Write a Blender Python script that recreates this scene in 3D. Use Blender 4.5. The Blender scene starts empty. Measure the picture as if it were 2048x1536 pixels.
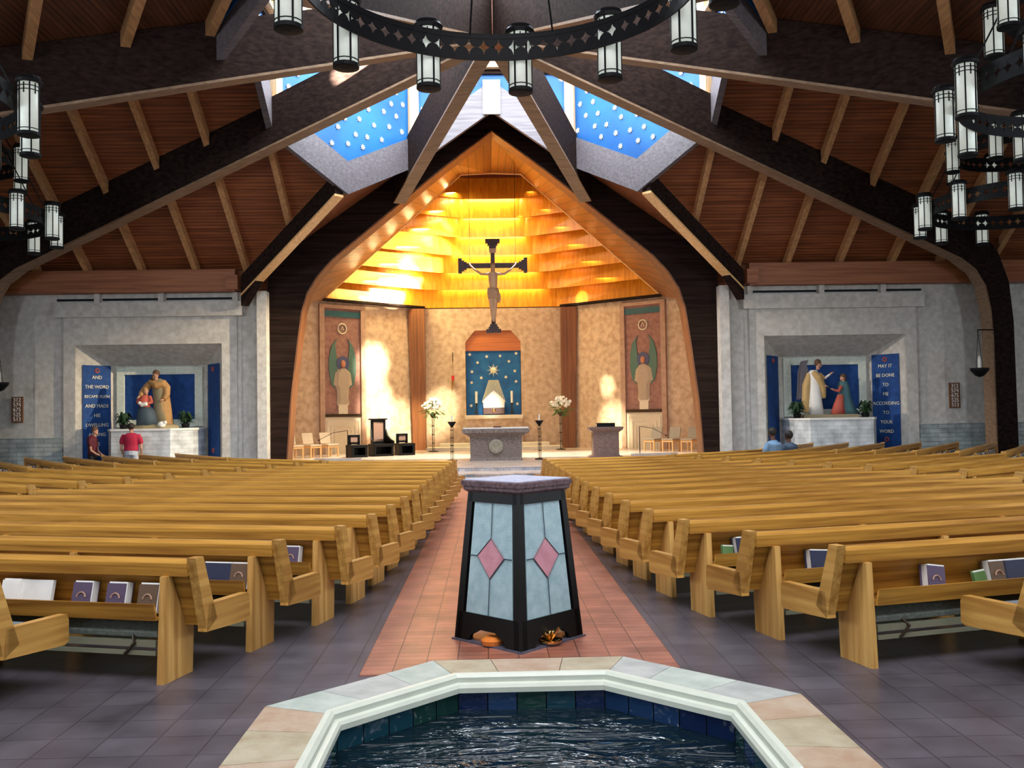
import bpy, math, random
from mathutils import Vector, Matrix
random.seed(7)
S=bpy.context.scene; COL=S.collection; PI=math.pi
R=math.radians; sin=math.sin; cos=math.cos
# ------------------------------------------------------------------ camera
def make_cam():
    yaw,pit,rol=R(1.42),R(1.8),R(.9)
    f=Vector((sin(yaw)*cos(pit),cos(yaw)*cos(pit),sin(pit)))
    r0=f.cross(Vector((0,0,1))).normalized(); u0=r0.cross(f)
    r=r0*cos(rol)-u0*sin(rol); u=u0*cos(rol)+r0*sin(rol)
    m=Matrix((r,u,-f)).transposed().to_4x4(); m.translation=Vector((-.194,0,1.85))
    cd=bpy.data.cameras.new('camera'); cd.sensor_width=36; cd.lens=1850/2048*36; cd.clip_end=200
    c=bpy.data.objects.new('camera',cd); c.matrix_world=m; COL.objects.link(c); S.camera=c
make_cam()
S.view_settings.view_transform='Standard'; S.view_settings.look='None'
S.view_settings.gamma=1; S.view_settings.exposure=0.0; S.view_settings.use_curve_mapping=False
S.cycles.max_bounces=8; S.cycles.use_denoising=True; S.cycles.sample_clamp_indirect=6
# ------------------------------------------------------------------ light
w=bpy.data.worlds.new('world'); S.world=w; w.use_nodes=True
w.node_tree.nodes['Background'].inputs[0].default_value=(.62,.74,1,1)
w.node_tree.nodes['Background'].inputs[1].default_value=.07
def area(name,loc,tgt,sx,sy,power,col):
    l=bpy.data.lights.new(name,'AREA'); l.shape='RECTANGLE'; l.size=sx; l.size_y=sy; l.energy=power; l.color=col
    o=bpy.data.objects.new(name,l); COL.objects.link(o); o.location=loc
    o.rotation_euler=(Vector(tgt)-Vector(loc)).to_track_quat('-Z','Y').to_euler(); return o
def spot(name,loc,tgt,ang,power,col,blend=.3,rad=.05):
    l=bpy.data.lights.new(name,'SPOT'); l.spot_size=R(ang); l.spot_blend=blend; l.energy=power; l.color=col; l.shadow_soft_size=rad
    o=bpy.data.objects.new(name,l); COL.objects.link(o); o.location=loc
    o.rotation_euler=(Vector(tgt)-Vector(loc)).to_track_quat('-Z','Y').to_euler(); return o
COOL=(.80,.90,1); WARM=(1,.80,.52); GOLD=(1,.66,.28)
area('skylight_lantern',(0,21,13.3),(0,21,0),8,8,5200,COOL)          # glazed lantern over the crossing
area('skylight_rear',(0,3,9.3),(0,10,0),13,7,1600,(.95,.95,1))           # daylight of the rear roof glazing
area('window_light_left',(-15.5,8,4.2),(0,20,2),5,3.2,850,COOL)     # unseen cool fill light from the left of the nave
area('window_light_right',(15.5,8,4.2),(0,20,2),5,3.2,850,COOL)  # matching unseen fill light from the right
area('window_light_back',(0,-6,3.6),(0,20,2.2),12,3,300,COOL)  # unseen fill light from behind the camera
area('sanctuary_skylight',(0,35.2,10.2),(0,37.5,0),2.2,2,150,(1,.80,.55))
SUN=(1,.88,.62)  # tint of unseen spots added in place of sunlight on the sanctuary walls
spot('sun_on_left_wall',(1.2,33.4,8.6),(-5.05,38.3,3.9),13,26000,SUN,1)
spot('sun_on_left_wall_mid',(1.2,33.4,8.6),(-4.9,38.4,2.2),13,26000,SUN,1)
spot('sun_on_left_wall_low',(1.0,33.4,8.6),(-4.0,39.2,1.0),15,20000,SUN,1)
spot('sun_on_centre_wall',(.6,33.4,8.6),(-2.35,39.9,2.0),12,15000,SUN,1)
spot('sun_on_right_wall',(-.6,33.4,8.6),(5.0,38.3,1.2),11,20000,SUN,1)
spot('sun_on_right_wall_high',(-.6,33.4,8.6),(4.75,38.5,2.9),6,12000,SUN,1)
spot('sun_on_tabernacle',(.3,33.4,8.4),(-.15,39.9,2.0),8,6500,(1,.96,.9),1)  # unseen spot added to brighten the tabernacle
spot('sun_on_left_bands',(1.6,37.3,8.6),(-3.6,38.3,8.3),34,9000,(1,.88,.5),.3)  # unseen spots inside the canopy, standing in for sun on the bands
for i,(x,z) in enumerate(((-2.2,9.8),(-2.6,9.0),(-3.3,8.2),(-4.4,7.9),(-3.0,7.9),(-4.9,7.1))): spot('sun_streak',(1.3,37.3,8.0+.4*i),(x,38.3,z),6,12000,(1,.93,.6),.4)  # narrow unseen spots added for the bright streaks
spot('sun_on_lowest_band',(1.6,37.2,7.4),(-3.9,38.9,7.1),15,36000,(1,.9,.7),.6)  # another unseen spot in place of sun, on the lowest band
spot('sun_glint_right',(-1.2,35.2,7.6),(3.6,39.2,6.75),6,3500,(1,.9,.6),.2)  # two unseen narrow spots added for glints on the canopy
spot('sun_glint_high',(-1.2,35.2,8.0),(1.5,38.3,10.1),4,2500,(1,.9,.6),.2)
spot('sun_on_platform',(0,33.5,9.0),(-3.5,32.5,.3),55,9000,(1,.92,.78),.8)  # pair of unseen spots added to whiten the platform
spot('sun_on_platform_right',(0,33.5,9.0),(3.2,32.5,.3),55,9000,(1,.92,.78),.8)
spot('sun_on_right_jamb',(-3,24,7.0),(6.9,27.5,2.8),30,3500,(1,.85,.7),.8)  # unseen spot added in the nave to light the right jamb
spot('sun_through_lantern',(1.5,16.2,13.2),(-3.15,22.3,10.35),7,480000,(1,.95,.82),.15)  # unseen spot inside the lantern, standing in for a sun patch on the beam
spot('sun_on_left_jamb',(3,24,7.0),(-6.9,27.5,2.8),30,9000,(1,.78,.5),.8)  # unseen spot added to give the left jamb its warm lit edge
# ------------------------------------------------------------------ helpers
MATS={}
def nt(name):
    m=bpy.data.materials.new(name); m.use_nodes=True; n=m.node_tree.nodes; b=n['Principled BSDF']; MATS[name]=m
    return m,n,m.node_tree.links,b
def setb(b,col=None,rough=.6,metal=0,spec=.5):
    if col: b.inputs['Base Color'].default_value=(*col,1)
    b.inputs['Roughness'].default_value=rough; b.inputs['Metallic'].default_value=metal
    b.inputs['Specular IOR Level'].default_value=spec
def plain(name,col,rough=.6,metal=0,spec=.5,emit=0):
    m,n,l,b=nt(name); setb(b,col,rough,metal,spec)
    t=n.new('ShaderNodeTexCoord'); no=n.new('ShaderNodeTexNoise'); no.inputs['Scale'].default_value=9; no.inputs['Detail'].default_value=3
    r=n.new('ShaderNodeValToRGB'); r.color_ramp.elements[0].color=(*[c*.88 for c in col],1); r.color_ramp.elements[1].color=(*[min(1,c*1.1) for c in col],1)
    l.new(t.outputs['Object'],no.inputs['Vector']); l.new(no.outputs['Fac'],r.inputs[0]); l.new(r.outputs[0],b.inputs['Base Color'])
    if emit: b.inputs['Emission Color'].default_value=(*col,1); b.inputs['Emission Strength'].default_value=emit
    return m
def wood(name,c1,c2,axis='X',scale=1,rough=.45,plank=0,spec=.4):
    m,n,l,b=nt(name); setb(b,None,rough,0,spec)
    t=n.new('ShaderNodeTexCoord'); mp=n.new('ShaderNodeMapping')
    s={'X':(.55,13,13),'Y':(13,.55,13),'Z':(13,13,.55)}[axis]; mp.inputs['Scale'].default_value=tuple(v*scale for v in s)
    no=n.new('ShaderNodeTexNoise'); no.inputs['Scale'].default_value=1.4; no.inputs['Detail'].default_value=7; no.inputs['Distortion'].default_value=.45
    r=n.new('ShaderNodeValToRGB'); e=r.color_ramp.elements; e[0].position=.33; e[0].color=(*c1,1); e[1].position=.66; e[1].color=(*c2,1)
    l.new(t.outputs['Object'],mp.inputs[0]); l.new(mp.outputs[0],no.inputs['Vector']); l.new(no.outputs['Fac'],r.inputs[0])
    out=r.outputs[0]
    if plank:
        wv=n.new('ShaderNodeTexWave'); wv.wave_type='BANDS'; wv.bands_direction={'X':'Y','Y':'X','Z':'X'}[axis]; wv.inputs['Scale'].default_value=plank
        l.new(t.outputs['Object'],wv.inputs['Vector'])
        r2=n.new('ShaderNodeValToRGB'); r2.color_ramp.elements[0].position=.02; r2.color_ramp.elements[0].color=(.35,.35,.35,1); r2.color_ramp.elements[1].position=.14; r2.color_ramp.elements[1].color=(1,1,1,1)
        l.new(wv.outputs['Fac'],r2.inputs[0]); mx=n.new('ShaderNodeMixRGB'); mx.blend_type='MULTIPLY'; mx.inputs[0].default_value=1
        l.new(out,mx.inputs[1]); l.new(r2.outputs[0],mx.inputs[2]); out=mx.outputs[0]
    l.new(out,b.inputs['Base Color'])
    bp=n.new('ShaderNodeBump'); bp.inputs['Strength'].default_value=.12; l.new(no.outputs['Fac'],bp.inputs['Height']); l.new(bp.outputs[0],b.inputs['Normal'])
    return m
def mottled(name,c1,c2,scale,rough=.8,bump=.3,c3=None,detail=6,spec=.3):
    m,n,l,b=nt(name); setb(b,None,rough,0,spec)
    t=n.new('ShaderNodeTexCoord'); no=n.new('ShaderNodeTexNoise'); no.inputs['Scale'].default_value=scale; no.inputs['Detail'].default_value=detail
    r=n.new('ShaderNodeValToRGB'); e=r.color_ramp.elements; e[0].position=.34; e[0].color=(*c1,1); e[1].position=.66; e[1].color=(*c2,1)
    if c3: x=e.new(.5); x.color=(*c3,1)
    l.new(t.outputs['Object'],no.inputs['Vector']); l.new(no.outputs['Fac'],r.inputs[0]); l.new(r.outputs[0],b.inputs['Base Color'])
    n2=n.new('ShaderNodeTexNoise'); n2.inputs['Scale'].default_value=scale*6; n2.inputs['Detail'].default_value=4; l.new(t.outputs['Object'],n2.inputs['Vector'])
    bp=n.new('ShaderNodeBump'); bp.inputs['Strength'].default_value=bump; bp.inputs['Distance'].default_value=.03; l.new(n2.outputs['Fac'],bp.inputs['Height']); l.new(bp.outputs[0],b.inputs['Normal'])
    return m
def bricks(name,c1,c2,mort,bw,bh,ms=.012,off=.5,rough=.5,bump=.2,vert=False,noise=None,spec=.4):
    m,n,l,b=nt(name); setb(b,None,rough,0,spec)
    t=n.new('ShaderNodeTexCoord'); mp=n.new('ShaderNodeMapping')
    if vert: mp.inputs['Rotation'].default_value=(R(90),0,0)
    br=n.new('ShaderNodeTexBrick'); br.offset=off; br.inputs['Scale'].default_value=1; br.inputs['Brick Width'].default_value=bw; br.inputs['Row Height'].default_value=bh
    br.inputs['Mortar Size'].default_value=ms; br.inputs['Mortar Smooth'].default_value=.3; br.inputs['Color1'].default_value=(*c1,1); br.inputs['Color2'].default_value=(*c2,1); br.inputs['Mortar'].default_value=(*mort,1)
    l.new(t.outputs['Object'],mp.inputs[0]); l.new(mp.outputs[0],br.inputs['Vector'])
    no=n.new('ShaderNodeTexNoise'); no.inputs['Scale'].default_value=3; no.inputs['Detail'].default_value=8; l.new(t.outputs['Object'],no.inputs['Vector'])
    r=n.new('ShaderNodeValToRGB'); r.color_ramp.elements[0].position=.3; r.color_ramp.elements[0].color=(.62,.62,.62,1); r.color_ramp.elements[1].position=.7; r.color_ramp.elements[1].color=(1.15,1.15,1.15,1)
    l.new(no.outputs['Fac'],r.inputs[0]); mx=n.new('ShaderNodeMixRGB'); mx.blend_type='MULTIPLY'; mx.inputs[0].default_value=1
    l.new(br.outputs['Color'],mx.inputs[1]); l.new(r.outputs[0],mx.inputs[2]); l.new(mx.outputs[0],b.inputs['Base Color'])
    bp=n.new('ShaderNodeBump'); bp.inputs['Strength'].default_value=bump; bp.inputs['Distance'].default_value=.01; bp.invert=True; l.new(br.outputs['Fac'],bp.inputs['Height']); l.new(bp.outputs[0],b.inputs['Normal'])
    return m
OAKX=wood('oak_long',(.25,.10,.014),(.60,.305,.052),'X',1,.36)
OAKZ=wood('oak_upright',(.44,.21,.05),(.68,.40,.12),'Z',1,.42)
OAKEND=wood('oak_end',(.40,.185,.035),(.66,.375,.095),'Y',1,.42)
BEAM=wood('beam_dark',(.012,.007,.006),(.030,.018,.014),'X',.8,.85,0,.06)
BEAML=wood('beam_underside',(.17,.10,.055),(.27,.17,.10),'X',.8,.5)
RAFT=wood('rafter_wood',(.34,.17,.07),(.52,.28,.12),'Y',.8,.5)
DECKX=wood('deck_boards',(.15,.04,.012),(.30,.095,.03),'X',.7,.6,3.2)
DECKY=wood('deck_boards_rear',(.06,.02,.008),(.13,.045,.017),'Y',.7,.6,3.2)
EAVE=wood('eave_wood',(.22,.065,.02),(.36,.13,.05),'X',.7,.5)
ARCHIN=wood('arch_reveal',(.15,.055,.018),(.27,.105,.035),'Z',.6,.4)
SOFF=wood('soffit_veneer',(.16,.055,.011),(.26,.095,.02),'Z',.5,.4,1.2)
BAND=wood('canopy_veneer',(.72,.24,.012),(.92,.38,.03),'Z',.5,.30)
GOLDW=wood('clerestory_wood',(.75,.42,.16),(.9,.58,.28),'Z',.8,.4)
PLANKG=wood('fascia_boards',(.095,.08,.083),(.15,.13,.14),'X',.9,.55)
BLUE=mottled('blue_painted',(.006,.065,.21),(.010,.11,.31),.7,.55,.05)
BLUED=mottled('blue_banner',(.008,.045,.19),(.015,.075,.27),6,.7,.1)
STAR=plain('star_gilt',(.80,.76,.55),.5)
PLAST=mottled('plaster_grey',(.50,.48,.44),(.66,.64,.59),6,.85,.5)
TAN=mottled('plaster_tan',(.46,.31,.20),(.66,.49,.34),4.5,.85,.5)
STONEB=bricks('stone_base',(.34,.39,.39),(.46,.51,.50),(.22,.26,.27),.55,.13,.01,.5,.8,.4,True)
STONEW=bricks('stone_white',(.62,.66,.67),(.72,.76,.77),(.5,.54,.56),.5,.12,.008,.5,.8,.4,True)
FLOOR=bricks('floor_tile',(.088,.077,.095),(.108,.095,.116),(.055,.048,.06),.305,.305,.006,0,.33,.15)
RED=bricks('aisle_tile',(.34,.12,.075),(.42,.165,.105),(.12,.05,.035),.23,.115,.005,0,.36,.2)
PLAT=mottled('platform_marble',(.55,.43,.35),(.72,.60,.50),3,.22,.03)
MOSA=bricks('riser_mosaic',(.28,.30,.36),(.52,.45,.42),(.18,.18,.22),.18,.1,.006,.5,.5,.1,True)
CREAM=plain('cream_stone',(.72,.62,.46),.6)
GRAN=mottled('altar_granite',(.11,.085,.075),(.26,.205,.18),26,.4,.1)
GRAND=mottled('ambo_granite',(.10,.065,.06),(.20,.13,.115),26,.35,.1)
BLACK=plain('black_iron',(.004,.004,.005),.6,0,.2)
BLACKW=plain('black_lacquer',(.004,.004,.004),.45,0,.2)
BRONZE=plain('dark_bronze',(.06,.04,.025),.4,.6)
SHADE=plain('lantern_glass',(.66,.70,.62),.45,0,.5,.34)  # lanterns are unlit; slight emission added for the daylit look of the glass
TEAL=plain('teal_mosaic',(.02,.10,.13),.4)
PINKP=mottled('mural_ground',(.24,.12,.10),(.34,.18,.145),6,.8,.1)
WHITE=plain('white_cloth',(.80,.79,.75),.8)
PAPER=plain('page_block',(.78,.78,.74),.8)
PURP=plain('purple_cover',(.09,.06,.11),.5)
BROWNC=plain('brown_cover',(.12,.07,.04),.5)
NAVY=plain('navy_cover',(.02,.025,.06),.5)
GREENC=plain('green_leaflet',(.10,.20,.06),.6)
PAD=mottled('kneeler_pad',(.17,.20,.17),(.27,.30,.26),30,.7,.2)
PADR=plain('kneeler_frame',(.20,.20,.13),.6)
SEATP=plain('seat_pad',(.17,.21,.24),.9)
RIMST=bricks('rim_slate',(.40,.30,.21),(.36,.41,.38),(.30,.28,.24),.52,.9,.004,.5,.5,.1)
MOLD=plain('pool_moulding',(.62,.66,.56),.35)
PTILE=bricks('pool_tile',(.012,.045,.14),(.015,.09,.10),(.01,.02,.04),.15,.3,.005,0,.12,.2,False,spec=.7)
GLAZE=mottled('frosted_glass',(.30,.45,.49),(.40,.55,.58),14,.35,.1)
PINKG=mottled('rose_glass',(.52,.22,.27),(.62,.29,.34),14,.35,.1)
LEAD=plain('lead_came',(.015,.03,.045),.4)
SLABM=mottled('slab_granite',(.10,.065,.075),(.19,.13,.14),30,.22,.05)
BASEM=mottled('base_slate',(.07,.07,.10),(.11,.11,.15),8,.3,.05)
GOLDM=plain('polished_brass',(.75,.5,.2),.18,1)
SKIN=plain('skin',(.50,.27,.18),.6)
HAIR=plain('dark_hair',(.015,.01,.008),.7)
HAIRB=plain('brown_hair',(.10,.05,.025),.7)
REDS=plain('red_polo',(.42,.012,.05),.8)
MAR=plain('maroon_shirt',(.09,.006,.016),.8)
JEANS=plain('pale_trousers',(.42,.46,.52),.8)
BLUS=plain('light_blue_shirt',(.16,.28,.42),.8)
BLKC=plain('black_cloth',(.008,.008,.01),.8)
OCHRE=plain('ochre_robe',(.42,.23,.08),.7)
OLIVE=plain('olive_robe',(.22,.19,.11),.7)
ROSE=plain('rose_robe',(.45,.09,.06),.7)
TEALR=plain('teal_robe',(.06,.15,.17),.7)
CORP=plain('carved_limewood',(.50,.31,.17),.5)
GREEN=plain('foliage',(.012,.045,.012),.7)
LEAFG=plain('fresh_leaf',(.07,.17,.04),.6)
PETAL=plain('white_petal',(.9,.9,.86),.7)
FRAMEG=mottled('pale_green_frame',(.66,.74,.64),(.80,.86,.76),12,.7,.1)
CHW=wood('chair_wood',(.60,.32,.12),(.76,.46,.2),'Z',1,.4)
CHF=plain('chair_fabric',(.30,.25,.18),.9)
TAPE=plain('woven_tan',(.42,.25,.17),.8)
WIRE=plain('steel_wire',(.6,.6,.66),.4,.3)
WAX=plain('candle_wax',(.85,.82,.72),.4)
PANE=plain('sky_pane',(.86,.93,1),.4,0,.5,2.6)

class MB:
    def __init__(s): s.v=[]; s.f=[]; s.m=[]
    def add(s,vs,fs,mi=0):
        o=len(s.v); s.v+= [tuple(v) for v in vs]; s.f+=[tuple(i+o for i in f) for f in fs]; s.m+=[mi]*len(fs); return s
    def box(s,c,d,rz=0,M=None,mi=0):
        x,y,z=d[0]/2,d[1]/2,d[2]/2; vs=[Vector((a,b,e)) for a in (-x,x) for b in (-y,y) for e in (-z,z)]
        T=Matrix.Translation(c)@Matrix.Rotation(rz,4,'Z')
        if M is not None: T=Matrix.Translation(c)@M
        return s.add([T@v for v in vs],[(0,1,3,2),(4,6,7,5),(0,4,5,1),(2,3,7,6),(0,2,6,4),(1,5,7,3)],mi)
    def hexa(s,a,b,mi=0):   # two matching rings -> closed solid
        n=len(a); return s.add(list(a)+list(b),[tuple(range(n))[::-1],tuple(range(n,2*n))]+[(i,(i+1)%n,n+(i+1)%n,n+i) for i in range(n)],mi)
    def prism(s,poly,z0,z1,mi=0):
        return s.hexa([(x,y,z0) for x,y in poly],[(x,y,z1) for x,y in poly],mi)
    def loft(s,rings,close=True,caps=True,mi=0):
        n=len(rings[0]); vs=[p for r in rings for p in r]; fs=[]
        for k in range(len(rings)-1):
            for i in range(n if close else n-1):
                j=(i+1)%n; fs.append((k*n+i,k*n+j,(k+1)*n+j,(k+1)*n+i))
        if caps and close: fs.append(tuple(range(n))[::-1]); fs.append(tuple(range((len(rings)-1)*n,len(rings)*n)))
        return s.add(vs,fs,mi)
    def lathe(s,prof,c=(0,0,0),n=16,mi=0):
        return s.loft([[(c[0]+r*cos(2*PI*i/n),c[1]+r*sin(2*PI*i/n),c[2]+z) for i in range(n)] for r,z in prof],mi=mi)
    def tube(s,pts,rad,n=8,mi=0):
        pts=[Vector(p) for p in pts]; rad=rad if isinstance(rad,(list,tuple)) else [rad]*len(pts); rings=[]
        ref=None
        for i,p in enumerate(pts):
            d=(pts[min(i+1,len(pts)-1)]-pts[max(i-1,0)]).normalized()
            if ref is None: ref=Vector((1,0,0)) if abs(d.x)<.8 else Vector((0,1,0))
            a=(ref-d*ref.dot(d)).normalized(); b=d.cross(a); ref=a
            rings.append([p+(a*cos(2*PI*k/n)+b*sin(2*PI*k/n))*rad[i] for k in range(n)])
        return s.loft(rings,mi=mi)
    def ball(s,c,r,n=10,m=7,mi=0):
        r=r if isinstance(r,(list,tuple)) else (r,r,r)
        return s.loft([[(c[0]+r[0]*sin(t)*cos(2*PI*k/n),c[1]+r[1]*sin(t)*sin(2*PI*k/n),c[2]-r[2]*cos(t)) for k in range(n)] for t in [max(.02,min(PI-.02,PI*j/m)) for j in range(m+1)]],mi=mi)
def obj(name,mb,mat,parent=None,smooth=False,bevel=0):
    me=bpy.data.meshes.new(name); me.from_pydata(mb.v,[],mb.f)
    for m in (mat if isinstance(mat,(list,tuple)) else [mat]): me.materials.append(m)
    if any(mb.m): me.polygons.foreach_set('material_index',mb.m)
    import bmesh
    b=bmesh.new(); b.from_mesh(me); bmesh.ops.recalc_face_normals(b,faces=b.faces); b.to_mesh(me); b.free()
    if smooth: me.polygons.foreach_set('use_smooth',[True]*len(me.polygons))
    o=bpy.data.objects.new(name,me); COL.objects.link(o); o.parent=parent
    if bevel:
        bv=o.modifiers.new('bevel','BEVEL'); bv.width=bevel; bv.segments=2; bv.limit_method='ANGLE'
    return o
def tag(o,label,cat,group=None):
    o['label']=label; o['category']=cat
    if group: o['group']=group
    return o
def thing(name,label,cat,loc=(0,0,0),rz=0,group=None):
    o=bpy.data.objects.new(name,None); o.empty_display_size=.1; COL.objects.link(o); o.location=loc; o.rotation_euler=(0,0,rz); return tag(o,label,cat,group)
def struct(name,mb,mat,label=None,**k):
    o=obj(name,mb,mat,**k); o['kind']='structure'
    if label: o['label']=label
    return o
def lerp(a,b,t): return tuple(x+(y-x)*t for x,y in zip(a,b))
def skinned(name,mb,mat,parent,vox=.02,sm=4):
    o=obj(name,mb,mat,parent,smooth=True); r=o.modifiers.new('remesh','REMESH'); r.mode='VOXEL'; r.voxel_size=vox; r.use_smooth_shade=True
    q=o.modifiers.new('smooth','SMOOTH'); q.iterations=sm; q.factor=.5; return o
def text_mesh(body,size,mat,parent,loc,rot,name='lettering',depth=.006):
    cu=bpy.data.curves.new('t','FONT'); cu.body=body; cu.size=size; cu.align_x='CENTER'; cu.align_y='CENTER'; cu.extrude=depth; cu.resolution_u=2
    t=bpy.data.objects.new('t',cu); COL.objects.link(t); bpy.context.view_layer.update()
    me=bpy.data.meshes.new_from_object(t.evaluated_get(bpy.context.evaluated_depsgraph_get())); bpy.data.objects.remove(t)
    o=bpy.data.objects.new(name,me); me.materials.clear(); me.materials.append(mat); COL.objects.link(o); o.parent=parent; o.location=loc; o.rotation_euler=rot; return o
# ================================================================== FLOOR
PZ=.33
fb=MB().box((0,12,-.1),(44,60,.2)); struct('floor',fb,FLOOR)
ra=MB().box((0,15.6,.001),(2.3,17.9,.012)); struct('floor',ra,RED,label='strip of red square tiles running up the centre aisle')
# ================================================================== ROOF
ZR,SL,YH,A8=11.2,.70,21.0,5.6
T8=A8*math.tan(R(22.5))
def dz(x,y):             # cross gable deck height
    if y>=YH and abs(x)<=y-YH: return ZR-SL*abs(x)
    return ZR-SL*abs(y-YH)
def rz_(x,y): return ZR+.4-.327*abs(x)+.031*(YH-y)
def sheet(poly,th=.12): return MB().hexa([p for p in poly],[(x,y,z+th) for x,y,z in poly])
AD=(sin(R(112.5)),cos(R(112.5)))
for s,side in ((-1,'left'),(1,'right')):
    P=lambda x,y,z=None:(s*x,y,dz(x,y) if z is None else z)
    c=struct('ceiling',sheet([P(A8,YH),P(A8,YH+T8),P(3.96,24.96),P(7,28),P(17.5,28),P(17.5,YH)]),DECKX,label='reddish boarded roof slope falling to the %s front wall'%side)
    for i,x in enumerate((5.8,7.4,8.9,10.5,12.1,13.6,15.2)):
        y0=YH+.05; y1=min(28,YH+x)-.12
        z0,z1=dz(x,y0),dz(x,y1)
        if x<A8+.3: y0=YH+T8+.3; z0=dz(x,y0)
        wv=.08
        r=MB().hexa([(s*x-wv,y0,z0-.3),(s*x+wv,y0,z0-.3),(s*x+wv,y1,z1-.3),(s*x-wv,y1,z1-.3)],[(s*x-wv,y0,z0),(s*x+wv,y0,z0),(s*x+wv,y1,z1),(s*x-wv,y1,z1)])
        o=obj('rafter',r,RAFT,c)
    # near slope of the side arm, down to the valley on the second beam
    e=17.5/AD[0]; 
    struct('ceiling',sheet([P(A8,YH),P(17.5,YH),(s*17.5,YH+AD[1]*e,ZR-SL*-AD[1]*e),(s*A8,YH-T8,ZR-SL*T8)]),DECKX,label='roof slope of the %s arm behind the ridge'%side)
    # rear slope rising to the ridge over the camera
    q=[(A8,YH-T8),(17.5,YH+AD[1]*e),(17.5,-8),(0,-8),(0,YH-A8),(T8,YH-A8)]
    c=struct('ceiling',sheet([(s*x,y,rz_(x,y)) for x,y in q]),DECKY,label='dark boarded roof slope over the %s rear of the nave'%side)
    # sanctuary arm slope
    struct('ceiling',sheet([P(0,26.6),P(T8,26.6),P(3.96,24.96),P(7,28),P(7,29),P(0,29)]),DECKX,label='%s slope of the gable over the sanctuary arch'%side)
    ev=MB().box((s*12.55,27.75,5.93),(9.7,.35,.66)); ev.box((s*7.75,27.65,5.85),(.34,.5,.42)); ev.box((s*7.3,28.3,6.2),(1.3,.2,1.5)); struct('trim_1' if s<0 else 'trim_2',ev,EAVE,label='%s eaves beam of reddish timber'%side)
# rear-slope rafters, running down on to the second beams
def rear_raft(x0,y0,x1,y1):
    z0,z1=rz_(x0,y0),rz_(x1,y1); a=Vector((x0,y0,z0)); b=Vector((x1,y1,z1)); d=(b-a); sd=Vector((-d.y,d.x,0)).normalized()*.09
    dn=Vector((0,0,-.32)); obj('rafter',MB().hexa([a-sd+dn,a+sd+dn,b+sd+dn,b-sd+dn],[a-sd,a+sd,b+sd,b-sd]),RAFT,REARC[x0>0])
REARC={False:[o for o in bpy.data.objects if o.name.startswith('ceiling') and 'left rear' in o.get('label','')][0],True:[o for o in bpy.data.objects if o.name.startswith('ceiling') and 'right rear' in o.get('label','')][0]}
RR=[(s*x,y,s*(x-2.6),y-4.4) for s in (-1,1) for x,y in ((6.0,19.0),(7.48,18.45),(8.95,17.66),(10.4,17.0),(11.9,16.3))]
for a in RR: rear_raft(*a)
# radial glulam beams
HZ,BS,BD,BW=10.4,.29,1.2,.17
def beam(th,r1,label,knee=False,name='roof_beam'):
    dx,dy=sin(R(th)),cos(R(th)); n=(dy*BW,-dx*BW)
    t=thing(name,label,'beam',(0,YH,HZ))
    prof=[(.25,-BS*.25)]+[(r1*k/6,-BS*r1*k/6) for k in range(1,7)]
    top=[(r,z+BD) for r,z in prof]
    if knee:
        z1=-BS*r1
        prof+=[(r1+.55,z1-.28),(r1+.95,z1-.75),(r1+1.15,z1-1.45),(r1+1.22,z1-2.3),(r1+1.25,-HZ)]
        top+=[(r1+.9,z1+BD-.4),(r1+1.5,z1+.3),(r1+1.95,z1-.6),(r1+2.1,z1-1.8),(r1+2.15,-HZ)]
    ring=lambda u,lo,hi:[(dx*lo[0]+n[0]*u,dy*lo[0]+n[1]*u,lo[1]),(dx*hi[0]+n[0]*u,dy*hi[0]+n[1]*u,hi[1])]
    b=MB()
    for k in range(len(prof)-1):
        b.hexa(ring(-1,prof[k],top[k])+ring(-1,prof[k+1],top[k+1])[::-1],ring(1,prof[k],top[k])+ring(1,prof[k+1],top[k+1])[::-1])
    obj('glulam_web',b,BEAM,t)
    g=MB()
    for k in range(len(prof)-1):
        lo,hi=prof[k],prof[k+1]; q=.055
        sd=lambda p,u,e:(dx*(p[0]-(e if k>5 else 0))+n[0]*u,dy*(p[0]-(e if k>5 else 0))+n[1]*u,p[1]-(e if k<=6 else 0))
        g.hexa([sd(lo,-1.08,0),sd(lo,1.08,0),sd(hi,1.08,0),sd(hi,-1.08,0)],[sd(lo,-1.08,q),sd(lo,1.08,q),sd(hi,1.08,q),sd(hi,-1.08,q)])
    obj('bottom_lamination',g,BEAML,t)
beam(-22.5,7.35,'slim timber beam from the hub down to the left haunch of the arch')
beam(22.5,7.35,'slim timber beam from the hub down to the right haunch of the arch')
beam(-67.5,14.65,'deep dark beam crossing the left roof down to the front left wall',True)
beam(67.5,14.65,'deep dark beam crossing the right roof down to its curved column',True)
beam(-112.5,14.4,'massive dark beam nearest overhead on the left',True)
beam(112.5,14.4,'massive dark beam nearest overhead on the right',True)
beam(-157.5,13,'beam running from the hub back overhead, left of the hanging rod')
beam(157.5,13,'beam running from the hub back overhead, right of the hanging rod')
h=thing('beam_hub','round wooden boss where all the roof beams meet','hub',(0,YH,HZ-.12))
obj('boss',MB().lathe([(.02,0),(.42,0),(.46,.1),(.46,1.3),(.02,1.3)],n=24),EAVE,h,True)
obj('hanging_rod',MB().tube([(0,-.35,3),(0,-.35,.12)],.03),WIRE,h); obj('pendant_hook',MB().tube([(0,0,0),(0,0,-.3)],.05),BLACK,h)
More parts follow.
